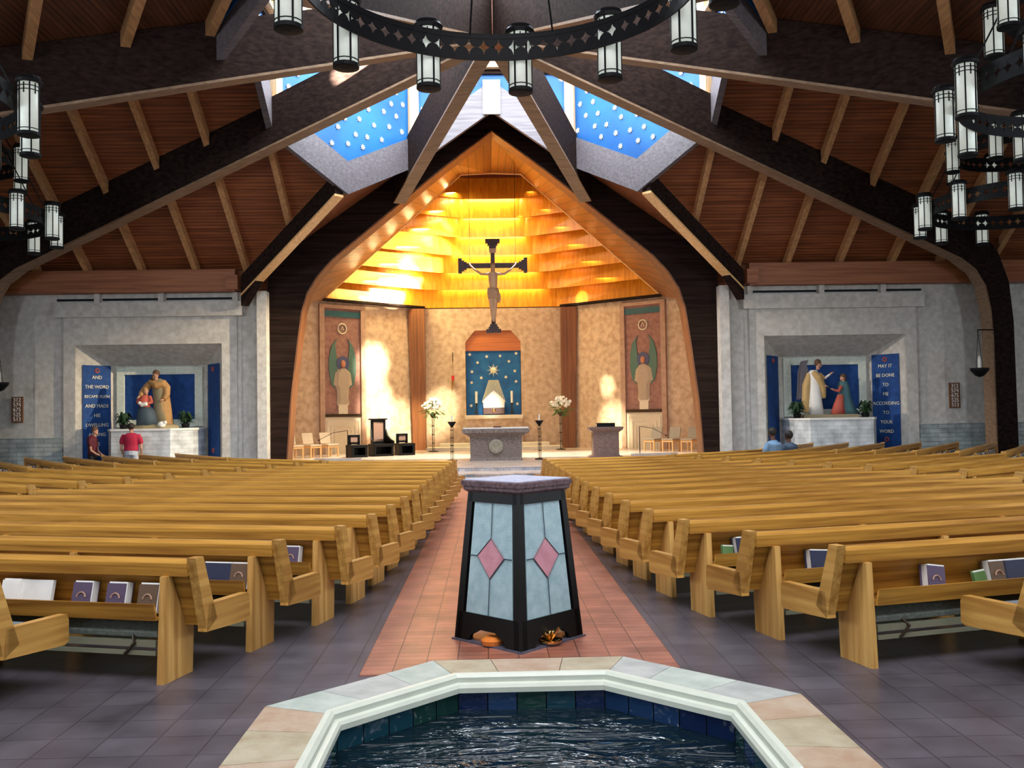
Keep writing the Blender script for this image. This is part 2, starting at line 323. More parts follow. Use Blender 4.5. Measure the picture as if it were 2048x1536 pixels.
# valley beams
for s,side in ((-1,'left'),(1,'right')):
    a,b=Vector((s*4.15,24.8,7.8)),Vector((s*7.4,27.55,5.5)); sd=Vector((s*.707,-.707,0))*.13; up=Vector((0,0,.55))
    v=thing('valley_beam','dark sloping valley beam meeting the %s front wall'%side,'beam',tuple(b)); b0=b.copy(); a-=b0; b-=b0
    e=b-(b-a).normalized()*.6; e2=b+Vector((0,0,-.05))
    obj('glulam_web',MB().hexa([a-sd,a+sd,b+sd,b-sd],[a-sd+up,a+sd+up,b+sd+up,b-sd+up]),BEAM,v)
    dn=Vector((0,0,-.06)); obj('bottom_lamination',MB().hexa([a-sd*1.1+dn,a+sd*1.1+dn,b+sd*1.1+dn,b-sd*1.1+dn],[a-sd*1.1,a+sd*1.1,b+sd*1.1,b-sd*1.1]),GOLDW,v)
    obj('foot',MB().hexa([b-sd,b+sd,b+sd+(a-b)*.25,b-sd+(a-b)*.25],[b-sd+Vector((0,0,-.35)),b+sd+Vector((0,0,-.35)),b+sd+(a-b)*.2,b-sd+(a-b)*.2]),BEAM,v)
# ================================================================== LANTERN over the crossing
def opt(k): th=R(22.5+45*k); r=A8/cos(R(22.5)); return (r*sin(th),YH+r*cos(th))
ZT=11.75
starpos=[]
def star(mb,c,u,v,n,r):
    pts=[]
    for i in range(16):
        rr=r if i%2==0 else r*.42; a=2*PI*i/16
        pts.append(c+u*rr*cos(a)+v*rr*sin(a))
    mb.hexa([p+n*.012 for p in pts],[p+n*.03 for p in pts])
for k in range(8):
    a,b=opt(k-1),opt(k); m=((a[0]+b[0])/2,(a[1]+b[1])/2); mid=k*45
    def lev(p,mid_=False):
        x,y=abs(p[0]),p[1]
        if y<YH-T8-.01: return rz_(x,y)+(0 if not mid_ else .1)
        return dz(x,y)
    za,zm,zb=lev(a),lev(m,True),lev(b)
    if k in (3,5): za,zb=(max(za,9.6),zb)
    V=lambda p,z:Vector((p[0],p[1],z))
    inn=(Vector((0,YH,0))-V(m,0)).normalized()
    A,M_,B=V(a,za),V(m,zm),V(b,zb); up=Vector((0,0,1))
    f=MB()
    for p,q in ((A,M_),(M_,B)):
        f.hexa([p-up*.6+inn*.06,q-up*.6+inn*.06,q+up*.3+inn*.06,p+up*.3+inn*.06],[p-up*.6-inn*.1,q-up*.6-inn*.1,q+up*.3-inn*.1,p+up*.3-inn*.1])
    c=struct('trim_%d'%(10+k),f,PLANKG,label='grey boarded fascia along one side of the lantern opening')
    if k==0:
        obj('ridge_plate',MB().box((0,m[1]-.1,zm-.2),(.5,.05,1.0)),CREAM if False else WHITE,c)
    wl=MB().hexa([A,M_,B,V(b,ZT),V(a,ZT)],[p-inn*.12 for p in (A,M_,B,V(b,ZT),V(a,ZT))])
    wo=struct('wall_lantern_%d'%(k+1),wl,BLUE,label='blue lantern wall painted with pale stars')
    t=(V(b,0)-V(a,0)).normalized(); L=(V(b,0)-V(a,0)).length; st=MB(); rnd=random.Random(k)
    for iz in range(9):
        for ix in range(9):
            u=.3+ix*.5+(.25 if iz%2 else 0)+rnd.uniform(-.07,.07); z=ZT-.28-iz*.38+rnd.uniform(-.06,.06)
            if u>L-.2: continue
            zl=(za+(zm-za)*u/(L/2)) if u<L/2 else (zm+(zb-zm)*(u-L/2)/(L/2))
            if z>zl+.42: star(st,V(a,z)+t*u,t,up,inn,.085)
    if st.v: obj('painted_stars',st,STAR,wo)
    # post at the corner, sill, clerestory panes with mullions
    d=(Vector((0,YH,0))-V(b,0)).normalized()
    struct('trim_%d'%(20+k),MB().box(V(b,(zb+ZT+.3)/2+.2)+d*.12,(.26,.26,ZT-zb+.5),rz=math.atan2(d.y,d.x)),GOLDW,label='pale timber corner post of the lantern')
    ang=math.atan2(t.y,t.x)
    sl=MB().box(V(m,ZT+.12)+inn*.1,(L,.34,.1),rz=ang).box(V(m,ZT+.34)-inn*.05,(L,.12,.36),rz=ang).box(V(m,ZT+.0)+inn*.04,(L,.1,.12),rz=ang,mi=1)
    wf=struct('window_%d'%(k+1),sl,[GOLDW,BEAM],label='clerestory window of the lantern with golden timber sill')
    mu=MB()
    for j in range(5): mu.box(V(a,ZT+1.05)+t*L*j/4,(.09,.12,1.1),rz=ang)
    mu.box(V(m,ZT+1.6),(L,.14,.12),rz=ang); mu.tube([V(a,ZT+.55),V(m,ZT+1.6),V(b,ZT+.55)],.06,4)
    obj('mullion',mu,GOLDW,wf)
    obj('pane',MB().box(V(m,ZT+1.05)-inn*.06,(L,.02,1.05),rz=ang),PANE,wf)
lt=MB().prism([opt(k) for k in range(8)],13.5,13.6); struct('ceiling',lt,DECKX,label='flat boarded roof of the lantern')
# ================================================================== MAIN ARCH
arch=thing('laminated_arch','huge dark laminated timber arch framing the sanctuary','arch',(0,28.3,0))
def archpts(off):
    L=[(6.35,0),(6.2,2.2),(5.98,4.0),(5.84,5.0),(5.66,5.6),(5.35,6.1),(4.9,6.6),(3.2,8.0),(1.6,9.3),(0,10.5)]
    O=[(6.86,0),(6.86,2.2),(6.86,4.0),(6.86,5.4),(6.8,6.3),(6.4,7.0),(5.7,7.55),(3.7,9.0),(1.8,10.4),(0,11.7)]
    return L,O
Lp,Op=archpts(0); IN=[(-x,z) for x,z in Lp]+[(x,z) for x,z in Lp[::-1]][1:]; OUT=[(-x,z) for x,z in Op]+[(x,z) for x,z in Op[::-1]][1:]
ab=MB(); ai=MB()
for i in range(len(IN)-1):
    q=[IN[i],IN[i+1],OUT[i+1],OUT[i]]
    ab.hexa([(x,-.3,z) for x,z in q],[(x,.3,z) for x,z in q])
    def off(p):
        n=Vector((0,5.0))-Vector(p); n.normalize(); return (p[0]+n.x*.05,p[1]+n.y*.05)
    q=[IN[i],IN[i+1],off(IN[i+1]),off(IN[i])]
    ai.hexa([(x,-.3,z) for x,z in q],[(x,.42,z) for x,z in q])
obj('arch_rib',ab,BEAM,arch); obj('inner_lamination',ai,ARCHIN,arch)
# gable infill above the arch
# soffit from the arch back to the canopy frame (Y 36.7)
YF=36.7
FR=[(-6.8,6.41),(-6.1,7.03),(-5.2,7.84),(-4.2,8.73),(-3.2,9.62),(-2.2,10.5),(-1.2,11.4),(0,11.45),(1.2,11.4),(2.2,10.5),(3.2,9.62),(4.2,8.73),(5.2,7.84),(6.1,7.03),(6.8,6.41)]
AI=[(-5.9,5.3),(-5.5,5.95),(-4.9,6.62),(-4.0,7.35),(-3.1,8.1),(-2.1,8.9),(-1.2,9.62),(0,10.52),(1.2,9.62),(2.1,8.9),(3.1,8.1),(4.0,7.35),(4.9,6.62),(5.5,5.95),(5.9,5.3)]
so=MB().loft([[(x,28.6,z) for x,z in AI],[(x,YF,z) for x,z in FR]],close=False)
so.loft([[(x,YF+.0,z) for x,z in FR],[(x*1.06,YF+.0,z+.28) for x,z in FR]],close=False)
c=struct('ceiling',so,SOFF,label='warm veneered soffit sloping from the arch back to the golden canopy')
fe=MB()
for i in range(len(FR)-1): fe.tube([(FR[i][0],YF-.02,FR[i][1]),(FR[i+1][0],YF-.02,FR[i+1][1])],.045,6)
obj('frame_edge',fe,GOLDW,c)
# ================================================================== SANCTUARY WALLS
YB,XB,WZ=40.0,3.05,6.41
struct('wall_sanctuary_back',MB().hexa([(-XB,YB,0),(-1.2,YB,0),(-1.2,YB,4.95),(-.78,YB,5.45),(0,YB,5.45),(0,YB,WZ),(-XB,YB,WZ)],[(-XB,YB+.3,0),(-1.2,YB+.3,0),(-1.2,YB+.3,4.95),(-.78,YB+.3,5.45),(0,YB+.3,5.45),(0,YB+.3,WZ),(-XB,YB+.3,WZ)])
 .hexa([(XB,YB,0),(1.2,YB,0),(1.2,YB,4.95),(.78,YB,5.45),(0,YB,5.45),(0,YB,WZ),(XB,YB,WZ)],[(XB,YB+.3,0),(1.2,YB+.3,0),(1.2,YB+.3,4.95),(.78,YB+.3,5.45),(0,YB+.3,5.45),(0,YB+.3,WZ),(XB,YB+.3,WZ)]),TAN,label='tan plaster wall behind the altar')
struct('wall_sanctuary_front_niche',MB().box((0,YB+.8,.9),(2.4,1,1.8)).box((0,YB+1.2,3.2),(2.9,.1,5)),EAVE,label='back of the tabernacle niche')
nd=MB().hexa([(-1.2,YB+.12,4.57),(1.2,YB+.12,4.57),(1.2,YB+.12,4.95),(.78,YB+.12,5.45),(-.78,YB+.12,5.45),(-1.2,YB+.12,4.95)],[(-1.2,YB+.3,4.57),(1.2,YB+.3,4.57),(1.2,YB+.3,4.95),(.78,YB+.3,5.45),(-.78,YB+.3,5.45),(-1.2,YB+.3,4.95)])
nt_=thing('tabernacle_niche','star painted niche with an orange wooden hood behind the altar','niche',(0,YB,0))
def shift(mb,d): mb.v=[(v[0]-d[0],v[1]-d[1],v[2]-d[2]) for v in mb.v]; return mb
obj('hood',shift(nd,(0,YB,0)),wood('hood_wood',(.42,.12,.03),(.62,.2,.05),'X',.6,.4,3),nt_)
pan=MB().box((0,.2,3.1),(2.36,.04,2.95)); obj('blue_panel',pan,BLUED if False else mottled('niche_blue',(.012,.09,.26),(.02,.14,.36),3,.6,.05),nt_)
st=MB(); U3,V3,N3=Vector((1,0,0)),Vector((0,0,1)),Vector((0,-1,0))
for x,z in ((-1.02,4.42),(-.28,4.32),(.3,4.34),(1.0,4.44),(-.68,4.06),(.68,4.1),(-.93,3.67),(.93,3.68),(-.53,3.4),(.54,3.42),(-.95,3.2),(.98,3.22),(-.75,2.72),(.78,2.75),(-.98,2.2),(1.02,2.25)): star(st,Vector((x,.18,z)),U3,V3,N3,.085)
obj('gilt_stars',st,STAR,nt_)
sb=MB()
for i in range(16):
    a=2*PI*i/16; r=.30 if i%2==0 else .2; c0=Vector((0,.17,3.72)); d=U3*cos(a)+V3*sin(a); e=U3*-sin(a)+V3*cos(a)
    sb.hexa([c0-e*.035,c0+d*r,c0+e*.035],[c0-e*.035+N3*.02,c0+d*r+N3*.01,c0+e*.035+N3*.02])
obj('sunburst',sb,GOLDM,nt_)
rb=MB()
for i in range(15):
    u=(i-7)/7; p=Vector((u*.2,.17,3.3-.06*abs(u)*0)); q=Vector((u*.5,.17,2.45+.12*abs(u)*-1)); rb.tube([p,q],[.008,.018],4)
obj('gilt_rays',rb,STAR,nt_)
te=MB().loft([[(x*k,-.05+y*.9,z) for x,y in ((-.34,-.15),(.34,-.15),(.34,.12),(-.34,.12))] for z,k in ((1.62,1.12),(1.8,1.12),(1.8,1.0),(2.25,1.05),(2.45,.62),(2.6,.28),(2.72,.05))])
t=thing('tabernacle','white gabled tabernacle standing on a brown stone chest','tabernacle',(0,YB+.05,1.82)); 
obj('house',shift(MB().hexa([(-.45,-.2,2.1),(.45,-.2,2.1),(.47,-.2,2.4),(.14,-.2,2.72),(0,-.2,2.84),(-.14,-.2,2.72),(-.47,-.2,2.4)],[(-.45,.1,2.1),(.45,.1,2.1),(.47,.1,2.4),(.14,.1,2.72),(0,.1,2.84),(-.14,.1,2.72),(-.47,.1,2.4)]),(0,0,1.82)),WHITE,t)
obj('chest',MB().box((0,-.05,.14),(.92,.34,.28)),GRAND,t,bevel=.02); obj('medallion',MB().ball((0,-.24,.16),(.07,.03,.07)),GOLDM,t)
for i,x in enumerate((-.75,.78)):
    t=thing('altar_candlestick','tall white candle on a dark stand %s of the tabernacle'%('left','right')[i],'candlestick',(x,YB-.02,1.82))
    obj('stand',MB().lathe([(.09,0),(.09,.03),(.03,.06),(.03,.42),(.06,.45),(.06,.48),(.01,.48)],n=10),BRONZE,t); obj('candle',MB().lathe([(.05,.48),(.05,.98),(.01,.99)],n=10),WAX,t)
sh=thing('niche_ledge','cream stone ledge below the star niche','ledge',(0,YB,0)); obj('shelf',MB().box((0,-.16,1.70),(2.5,.5,.16)),CREAM,sh,bevel=.02); obj('pedestal',MB().box((0,-.12,.98),(2.44,.3,1.3)),TAN,sh)
for s,side in ((-1,'left'),(1,'right')):
    n=Vector((3.76,3.3,0)).normalized()  # along wall from frame corner to back corner
    a=Vector((s*8.6,YF-1.58,0)); b=Vector((s*XB,YB,0)); d=(b-a).normalized(); out=Vector((s*.66,.75,0))
    wl=MB(); wl.hexa([a,b,b+Vector((0,0,WZ)),a+Vector((0,0,WZ))],[p+out*.3 for p in (a,b,b+Vector((0,0,WZ)),a+Vector((0,0,WZ)))])
    wl.hexa([a,a+Vector((0,0,WZ+2)),Vector((s*6.6,28.6,WZ+2)),Vector((s*6.6,28.6,0))],[p+Vector((s*.2,0,0)) for p in (a,a+Vector((0,0,WZ+2)),Vector((s*6.6,28.6,WZ+2)),Vector((s*6.6,28.6,0)))])
    struct('wall_sanctuary_'+side,wl,TAN,label='tan plaster wall on the %s of the sanctuary'%side)
    # column at the corner
    t=thing('timber_column','tapering brown timber rib at the %s corner of the altar wall'%side,'column',(s*3.2,YB-.35,0))
    obj('shaft',MB().hexa([(-.24 if s<0 else -.30,-.2,0),(.30 if s<0 else .24,-.2,0),(.30 if s<0 else .24,.25,0),(-.24 if s<0 else -.3,.25,0)],[(-.42 if s<0 else -.28,-.25,WZ-.05),(.28 if s<0 else .42,-.25,WZ-.05),(.28 if s<0 else .42,.25,WZ-.05),(-.42 if s<0 else -.28,.25,WZ-.05)]),ARCHIN,t)
    # beam strip under the canopy
    p=Vector((s*8.0,YF-1.06,WZ)); q=b+Vector((0,0,WZ)); inw=Vector((-s*.66,-.75,0))
    cb=MB().hexa([p,q,q+Vector((0,0,.1)),p+Vector((0,0,.1))],[x+inw*.22 for x in (p,q,q+Vector((0,0,.1)),p+Vector((0,0,.1)))]); struct('trim_%d'%(31 if s<0 else 32),cb,BEAM,label='dark cornice under the %s canopy boards'%side)
    # mural panel in the wall
    ang=math.atan2(-d.y*s,-d.x*s) if s>0 else math.atan2(d.y,d.x)
    t0=.40; c0=a.lerp(b,0.0)
    px=s*6.1; yy=a.y+(px-a.x)*d.y/d.x
    t=thing('angel_mural','tall %s rose panel painted with a green winged angel on a pedestal'%('sunlit left' if s<0 else 'right hand'),'mural',(px,yy,0)); t.rotation_euler=(0,0,-s*math.atan2(3.3,3.76)*-1 if False else (R(41.3) if s<0 else R(-41.3)))
    W=.86
    obj('surround',MB().box((-W-.1,-.05,3.3),(.22,.12,6.0)).box((W+.1,-.05,3.3),(.22,.12,6.0)).box((0,-.05,6.22),(2*W,.12,.14)),CREAM if False else mottled('mural_surround_'+side,(.36,.22,.15),(.46,.30,.22),4,.8,.1),t)
    obj('painted_ground',MB().box((0,-.0,4.0),(2*W,.06,4.3)),PINKP,t)
    obj('teal_band',MB().box((0,-.04,5.93),(2*W,.06,.24)),TEAL,t); obj('lower_moulding',MB().box((0,-.06,1.86),(2*W,.1,.12)),BRONZE,t)
    dp=MB().box((0,-.02,1.05),(2*W,.06,1.5)); 
    for e in (.12,.3,.46): dp.box((0,-.06,1.75-e),(2*(W-e),.03,.04)); dp.box((-W+e,-.06,1.0-e/2),(.04,.03,1.5-e)); dp.box((W-e,-.06,1.0-e/2),(.04,.03,1.5-e))
    obj('lower_panel',dp,CREAM,t)
    md=MB().tube([(.2*cos(2*PI*i/20),-.05,5.35+.2*sin(2*PI*i/20)) for i in range(21)],.025,6).tube([(-.07,-.05,5.28),(0,-.05,5.45),(.07,-.05,5.28)],.02,5); obj('medallion',md,STAR,t)
    for e in (-1,1):
        wg=MB(); P0=[(e*.22,4.05),(e*.3,4.5),(e*.34,4.85),(e*.25,5.1),(e*.5,4.8),(e*.62,4.35),(e*.64,3.8),(e*.52,3.25),(e*.35,3.1),(e*.3,3.5)]
        wg.hexa([(x,-.035,z-.15) for x,z in P0],[(x,-.06,z-.15) for x,z in P0]); obj('wing',wg,TEALR if False else plain('wing_green_%s%d'%(side,e),(.07,.15,.12),.7),t)
    obj('halo',MB().lathe([(.01,0),(.29,0),(.29,.02),(.01,.02)],n=20),plain('halo_blue_'+side,(.06,.07,.16),.6),t).matrix_local=Matrix.Translation((0,-.06,3.95))@Matrix.Rotation(R(90),4,'X')
    obj('head',MB().ball((0,-.09,3.92),(.12,.05,.16)),plain('mural_skin_'+side,(.45,.18,.09),.7),t,True)
    ro=MB().loft([[(x*w_,-.05-(.05 if j in (1,2) else 0),z) for j,x in enumerate((-1,-.5,.5,1))] for z,w_ in ((3.75,.16),(3.55,.40),(3.1,.48),(2.98,.3),(2.6,.26),(2.35,.3),(2.3,.28))],close=False)
    obj('robe',ro,plain('mural_robe_'+side,(.40,.31,.23),.8),t)
    obj('painted_pedestal',MB().box((0,-.05,2.1),(.42,.04,.4)).box((0,-.05,2.3),(.5,.05,.08)),CREAM,t)
# ---- canopy bands: three facets per band, stepping forward as they rise
HX=[3.04,2.62,2.25,1.95,1.62,1.38,1.2,1.0]
ZK=[6.45,7.17,7.84,8.52,9.2,9.9,10.6,11.36]
for k in range(7):
    z0,z1=ZK[k],ZK[k+1]+.12; y=40-.42*k; xc=HX[k]; yt=y+.12
    def xf(z): return 6.8-(z-6.41)*5.6/4.99
    xl,xl1=xf(z0)+.25,max(xf(z1),1.25)+.25
    P0=[(-xl,YF+.05),(-xc-.25,y-.22),(-xc+.25,y),(0,y+.02),(xc-.25,y),(xc+.25,y-.22),(xl,YF+.05)]
    P1=[(-xl-.05,YF+.05),(-xc-.3,yt-.22),(-xc+.2,yt),(0,yt+.02),(xc-.2,yt),(xc+.3,yt-.22),(xl+.05,YF+.05)]
    b=MB().loft([[(x,yy,z0) for x,yy in P0],[(x,yy,z1) for x,yy in P1],[(x,yy+.05,z1) for x,yy in P1],[(x,yy+.05,z0) for x,yy in P0],[(x,yy,z0) for x,yy in P0]],close=False)
    words=['lowest','second lowest','third lowest','middle','third highest','second highest','topmost'][k]
    tag(obj('canopy_band',b,BAND),'%s golden veneer band of the stepped canopy above the altar'%words,'canopy','stepped golden canopy bands')
    if k<6:
        yy=40-.42*(k+1)
        area('cove_light',(0,y-.14,ZK[k+1]+.25),(0,y+.05,z0),1.7*HX[k+1],.12,60,(1,.74,.30))
        L=(6.0-.8*k)
        for s in (-1,1):
            mx=s*(xc+xf(ZK[k+1]))/2; my=(y+YF)/2-.05
            ln=math.hypot(xf(ZK[k+1])-xc,y-YF)*.55; mx-=s*.25; my+=.2; o=area('cove_light',(mx,my-.12,ZK[k+1]+.22),(mx,my,z0),ln,.12,(270 if s<0 else 20)*ln/4,(1,.86,.42) if s<0 else GOLD); o.rotation_euler=(R(-12),0,R(-s*math.degrees(math.atan2(y-YF,xf(ZK[k+1])-xc))))
struct('ceiling',MB().box((0,34.6,13.0),(20,13,.1)).box((0,41.2,8),(18,.1,10)),DECKX,label='flat roof closing the sanctuary')
# ================================================================== NAVE FRONT WALLS with niches
def persp_wall(s,side):
    X=lambda x:s*x
    w=MB(); y=28.0; zt=5.62
    def bx(x0,x1,z0,z1,y0=y,y1=y+.4,mi=0): w.box(((X(x0)+X(x1))/2,(y0+y1)/2,(z0+z1)/2),(abs(x1-x0),y1-y0,z1-z0),mi=mi)
    bx(6.88,8.2,0,zt,y,y+.35); bx(12.55,13.78,0,zt); bx(8.2,12.55,4.08,zt)
    # raised surround and lintel
    w2=MB()
    def b2(x0,x1,z0,z1,y0,y1): w2.box(((X(x0)+X(x1))/2,(y0+y1)/2,(z0+z1)/2),(abs(x1-x0),y1-y0,z1-z0))
    b2(7.75,8.2,0,4.08,y-.08,y+.1); b2(12.55,12.9,0,4.08,y-.08,y+.1); b2(7.75,12.9,4.08,4.9,y-.08,y+.1)
    b2(7.55,13.1,4.9,5.33,y-.24,y+.1)
    for xa in (7.7,9.9,11.8): b2(xa,xa+.16,5.33,5.62,y-.16,y+.1)
    # niche
    F=[(8.2,0),(12.55,0),(12.55,4.08),(8.2,4.08)]; Bk=[(8.98,0),(11.82,0),(11.82,3.5),(8.98,3.5)]
    w.add([(X(x),y,z) for x,z in F]+[(X(x),y+1.05,z) for x,z in Bk],[(0,3,7,4),(1,2,6,5),(3,2,6,7),(4,5,6,7)])
    ww=struct('wall_front_'+side,w,PLAST,label='grey plaster front wall with a recessed statue niche, %s of the arch'%side)
    obj('raised_surround',w2,PLAST,ww)
    sl=MB()
    for xa,xb in ((7.9,9.85),(10.1,11.75),(12.0,13.1)): sl.box((X((xa+xb)/2),y-.02,5.44),(xb-xa,.06,.06))
    obj('vent_slot',sl,BLACK,ww)
    pj=MB().box((X(6.93),y-.15,2.8),(.28,.5,5.6)).box((X(7.3),y-.02,2.4),(.55,.08,4.8)); obj('pilaster',pj,PLAST,ww)
    # angled wall facet and stone base
    f=MB(); p=[(13.75,28),(17.6,28.55),(17.6,28.9),(13.9,28.4)]; f.prism([(X(a),b) for a,b in p],0,7)
    struct('wall_side_'+side,f,PLAST,label='angled grey plaster wall beyond the %s front wall'%side)
    struct('wall_outer_'+side,MB().prism([(X(a),b) for a,b in ((17.5,28.6),(17.6,6),(17.9,6),(17.9,28.6))],0,7.6),PLAST,label='dim outer wall on the %s'%side)
    g=MB(); g.box((X(13.34),y-.04,.66),(.84,.12,1.33)); q=[(13.76,27.9),(17.6,28.45),(17.6,28.54),(13.76,27.99)]; g.prism([(X(a),b) for a,b in q],0,1.33)
    struct('baseboard_'+side,g,STONEB,label='rough stone base course of the %s wall'%side)
    # blue backing panel with frame
    t=thing('framed_backdrop','blue panel in a pale green stone frame behind the %s statues'%side,'panel',(X(10.42),29.05,0))
    obj('panel',MB().box((0,-.03,2.52),(2.2,.05,1.45)),BLUED,t)
    fr=MB(); 
    for dx in (-1.2,1.2): fr.box((dx,-.05,2.52),(.24,.1,1.85))
    for z in (1.7,3.34): fr.box((0,-.05,z),(2.16,.1,.24))
    obj('frame',fr,FRAMEG,t,bevel=.01)
    # banners on the splays
    for e,xf_,xb_ in (('outer',12.55,11.82),('inner',8.2,8.98)):
        cx=(xf_+xb_)/2; ang=math.atan2(1.05,X(xb_)-X(xf_)); 
        if X(xb_)-X(xf_)<0: ang-=PI
        nrm=Vector((sin(ang),-cos(ang)))
        t=thing('scripture_banner','',
            'banner',(X(cx)+nrm.x*.03,y+.525+nrm.y*.03,0),ang)
        readable=(e=='outer')
        t['label']='blue %s banner on the %s side of the %s niche'%('lettered' if readable else 'narrow',e,side)
        zt_,zb_=(3.5,.55); obj('cloth',MB().box((0,-.01,(zt_+zb_)/2),(.92,.02,zt_-zb_)),BLUED,t)
        lines=(['AND','THE WORD','BECAME FLESH','AND MADE','HIS','DWELLING','AMONG','US'] if s<0 else ['MAY IT','BE DONE','TO','ME','ACCORDING','TO','YOUR','WORD']) if readable else []
        for i,tx in enumerate(lines): text_mesh(tx,.15 if len(tx)<10 else .125,STAR,t,(0,-.022,3.13-i*.29),(R(90),0,0))
        for z in (3.34,.85):
            obj('rose_emblem',MB().tube([(.06*cos(a*PI/4),-.03,z+.06*sin(a*PI/4)) for a in range(9)],.022,5),ROSE,t)
    # pedestal
    poly=[(-.95,-.9),(.75,-.9),(1.25,-.35),(1.25,.9),(-1.25,.9),(-1.25,-.35)] 
    poly=[(-s*a*-1,b) for a,b in poly] if s>0 else [(a,b) for a,b in poly]
    if s>0: poly=[(-a if False else a,b) for a,b in [(-1.25,-.35),(-.95,-.9),(.95,-.9),(1.25,-.35),(1.25,.9),(-1.25,.9)]]
    t=thing('statue_plinth','white stone block plinth under the %s statue group'%side,'plinth',(X(10.25),28.1,0))
    obj('block',MB().prism(poly,0,1.5),STONEW,t); obj('cap_slab',MB().prism([(a*1.02,b*1.02) for a,b in poly],1.5,1.56),WHITE,t)
persp_wall(-1,'left'); persp_wall(1,'right')
# hymn number boards
for s,xx,rows in ((-1,14.22,['312','574','675','525','513']),(1,14.45,['312','574','675','525','513'])):
    ang=math.atan2(-4.5,2.1) if s>0 else math.atan2(4.5,2.1)
    bx_,by_=(14.1+2.1*.12,28-4.5*.12); side='left' if s<0 else 'right'
    if s<0: loc=(-13.75,27.85,0); ang=0
    else: loc=(14.05,28.09,0); ang=R(8)
    if s<0: loc=(-14.3,28.12,0); ang=R(-8)
    t=thing('hymn_board','brown hymn board with white numbers on the %s wall'%side,'sign',loc,ang)
    obj('board',MB().box((0,-.08,2.18),(.36,.04,.78)),plain('board_wood_'+side,(.16,.07,.035),.6),t)
    for i,tx in enumerate(rows): text_mesh(tx,.17,WHITE,t,(0,-.105,2.47-i*.145),(R(90),0,0),'number_card',.004)
# vigil lamp on the right column and its twin
for s,side in ((1,'right'),(-1,'left')):
    t=thing('wall_sconce','black hanging bowl lamp bracketed from the %s column'%side,'lamp',(s*14.0,26.4,0))
    obj('bracket',MB().tube([(s*.5,.1,4.05),(-.02,0,4.05),(-.02,0,3.98)],.02,6).tube([(-.02,0,3.98),(-.1,0,2.95)],.008,4).tube([(-.02,0,3.98),(.1,0,2.95)],.008,4),BLACK,t)
    obj('bowl',MB().lathe([(.02,2.68),(.12,2.72),(.24,2.86),(.26,2.94),(.22,2.93),(.02,2.86)],n=16),BLACK,t,True); obj('candle',MB().lathe([(.05,2.86),(.05,3.2),(.01,3.3)],n=10),WAX,t)
# ================================================================== PLATFORM
pl=MB(); 
def stepped(yf,x,z0,z1): return MB().prism([(-x,yf),(x,yf),(x+2.5,27.6),(9,27.9) if False else (x+2.6,40.1),(-x-2.6,40.1),(-x-2.5,27.6)],z0,z1)
t=thing('altar_steps','three pale marble steps with mosaic risers before the altar','steps',(0,24.9,0))
for i,(yf,x,z0,z1) in enumerate(((0,3.6,0,.11),(.45,3.3,.11,.22))): 
    obj('tread',MB().box((0,yf+.9,z1-.015),(2*x,1.8,.03)),PLAT,t); obj('riser',MB().box((0,yf+.91,(z0+z1-.03)/2),(2*x-.04,1.76,z1-z0-.03)),MOSA,t)
pf=MB().prism([(-3.1,26.3),(3.1,26.3),(5.7,27.4),(6.3,28.5),(8.7,35.2),(3.2,40),(-3.2,40),(-8.7,35.2),(-6.3,28.5),(-5.7,27.4)],0,PZ)
c=struct('floor',pf,PLAT,label='raised pale marble sanctuary platform')
obj('riser_band',MB().box((0,26.29,.27),(6.0,.02,.10)),MOSA,c)
t=thing('rear_steps','low cream steps up to the wall behind the altar','steps',(0,39.2,PZ))
for i,(yy,x) in enumerate(((-1.6,3.3),(-1.1,2.7))): obj('step',MB().box((0,yy+1,.07+.14*i),(2*x*.85,1.2-.3*i,.14)),CREAM,t)
# low screen walls at the platform front
for s,side in ((-1,'left'),(1,'right')):
    tag(obj('low_screen',MB().prism([(s*5.3,27.0),(s*3.9,26.7),(s*3.9,26.85),(s*5.3,27.15)],PZ-.2,.62),GRAN if False else PLAT),'low pale kerb at the %s front of the platform'%side,'kerb')
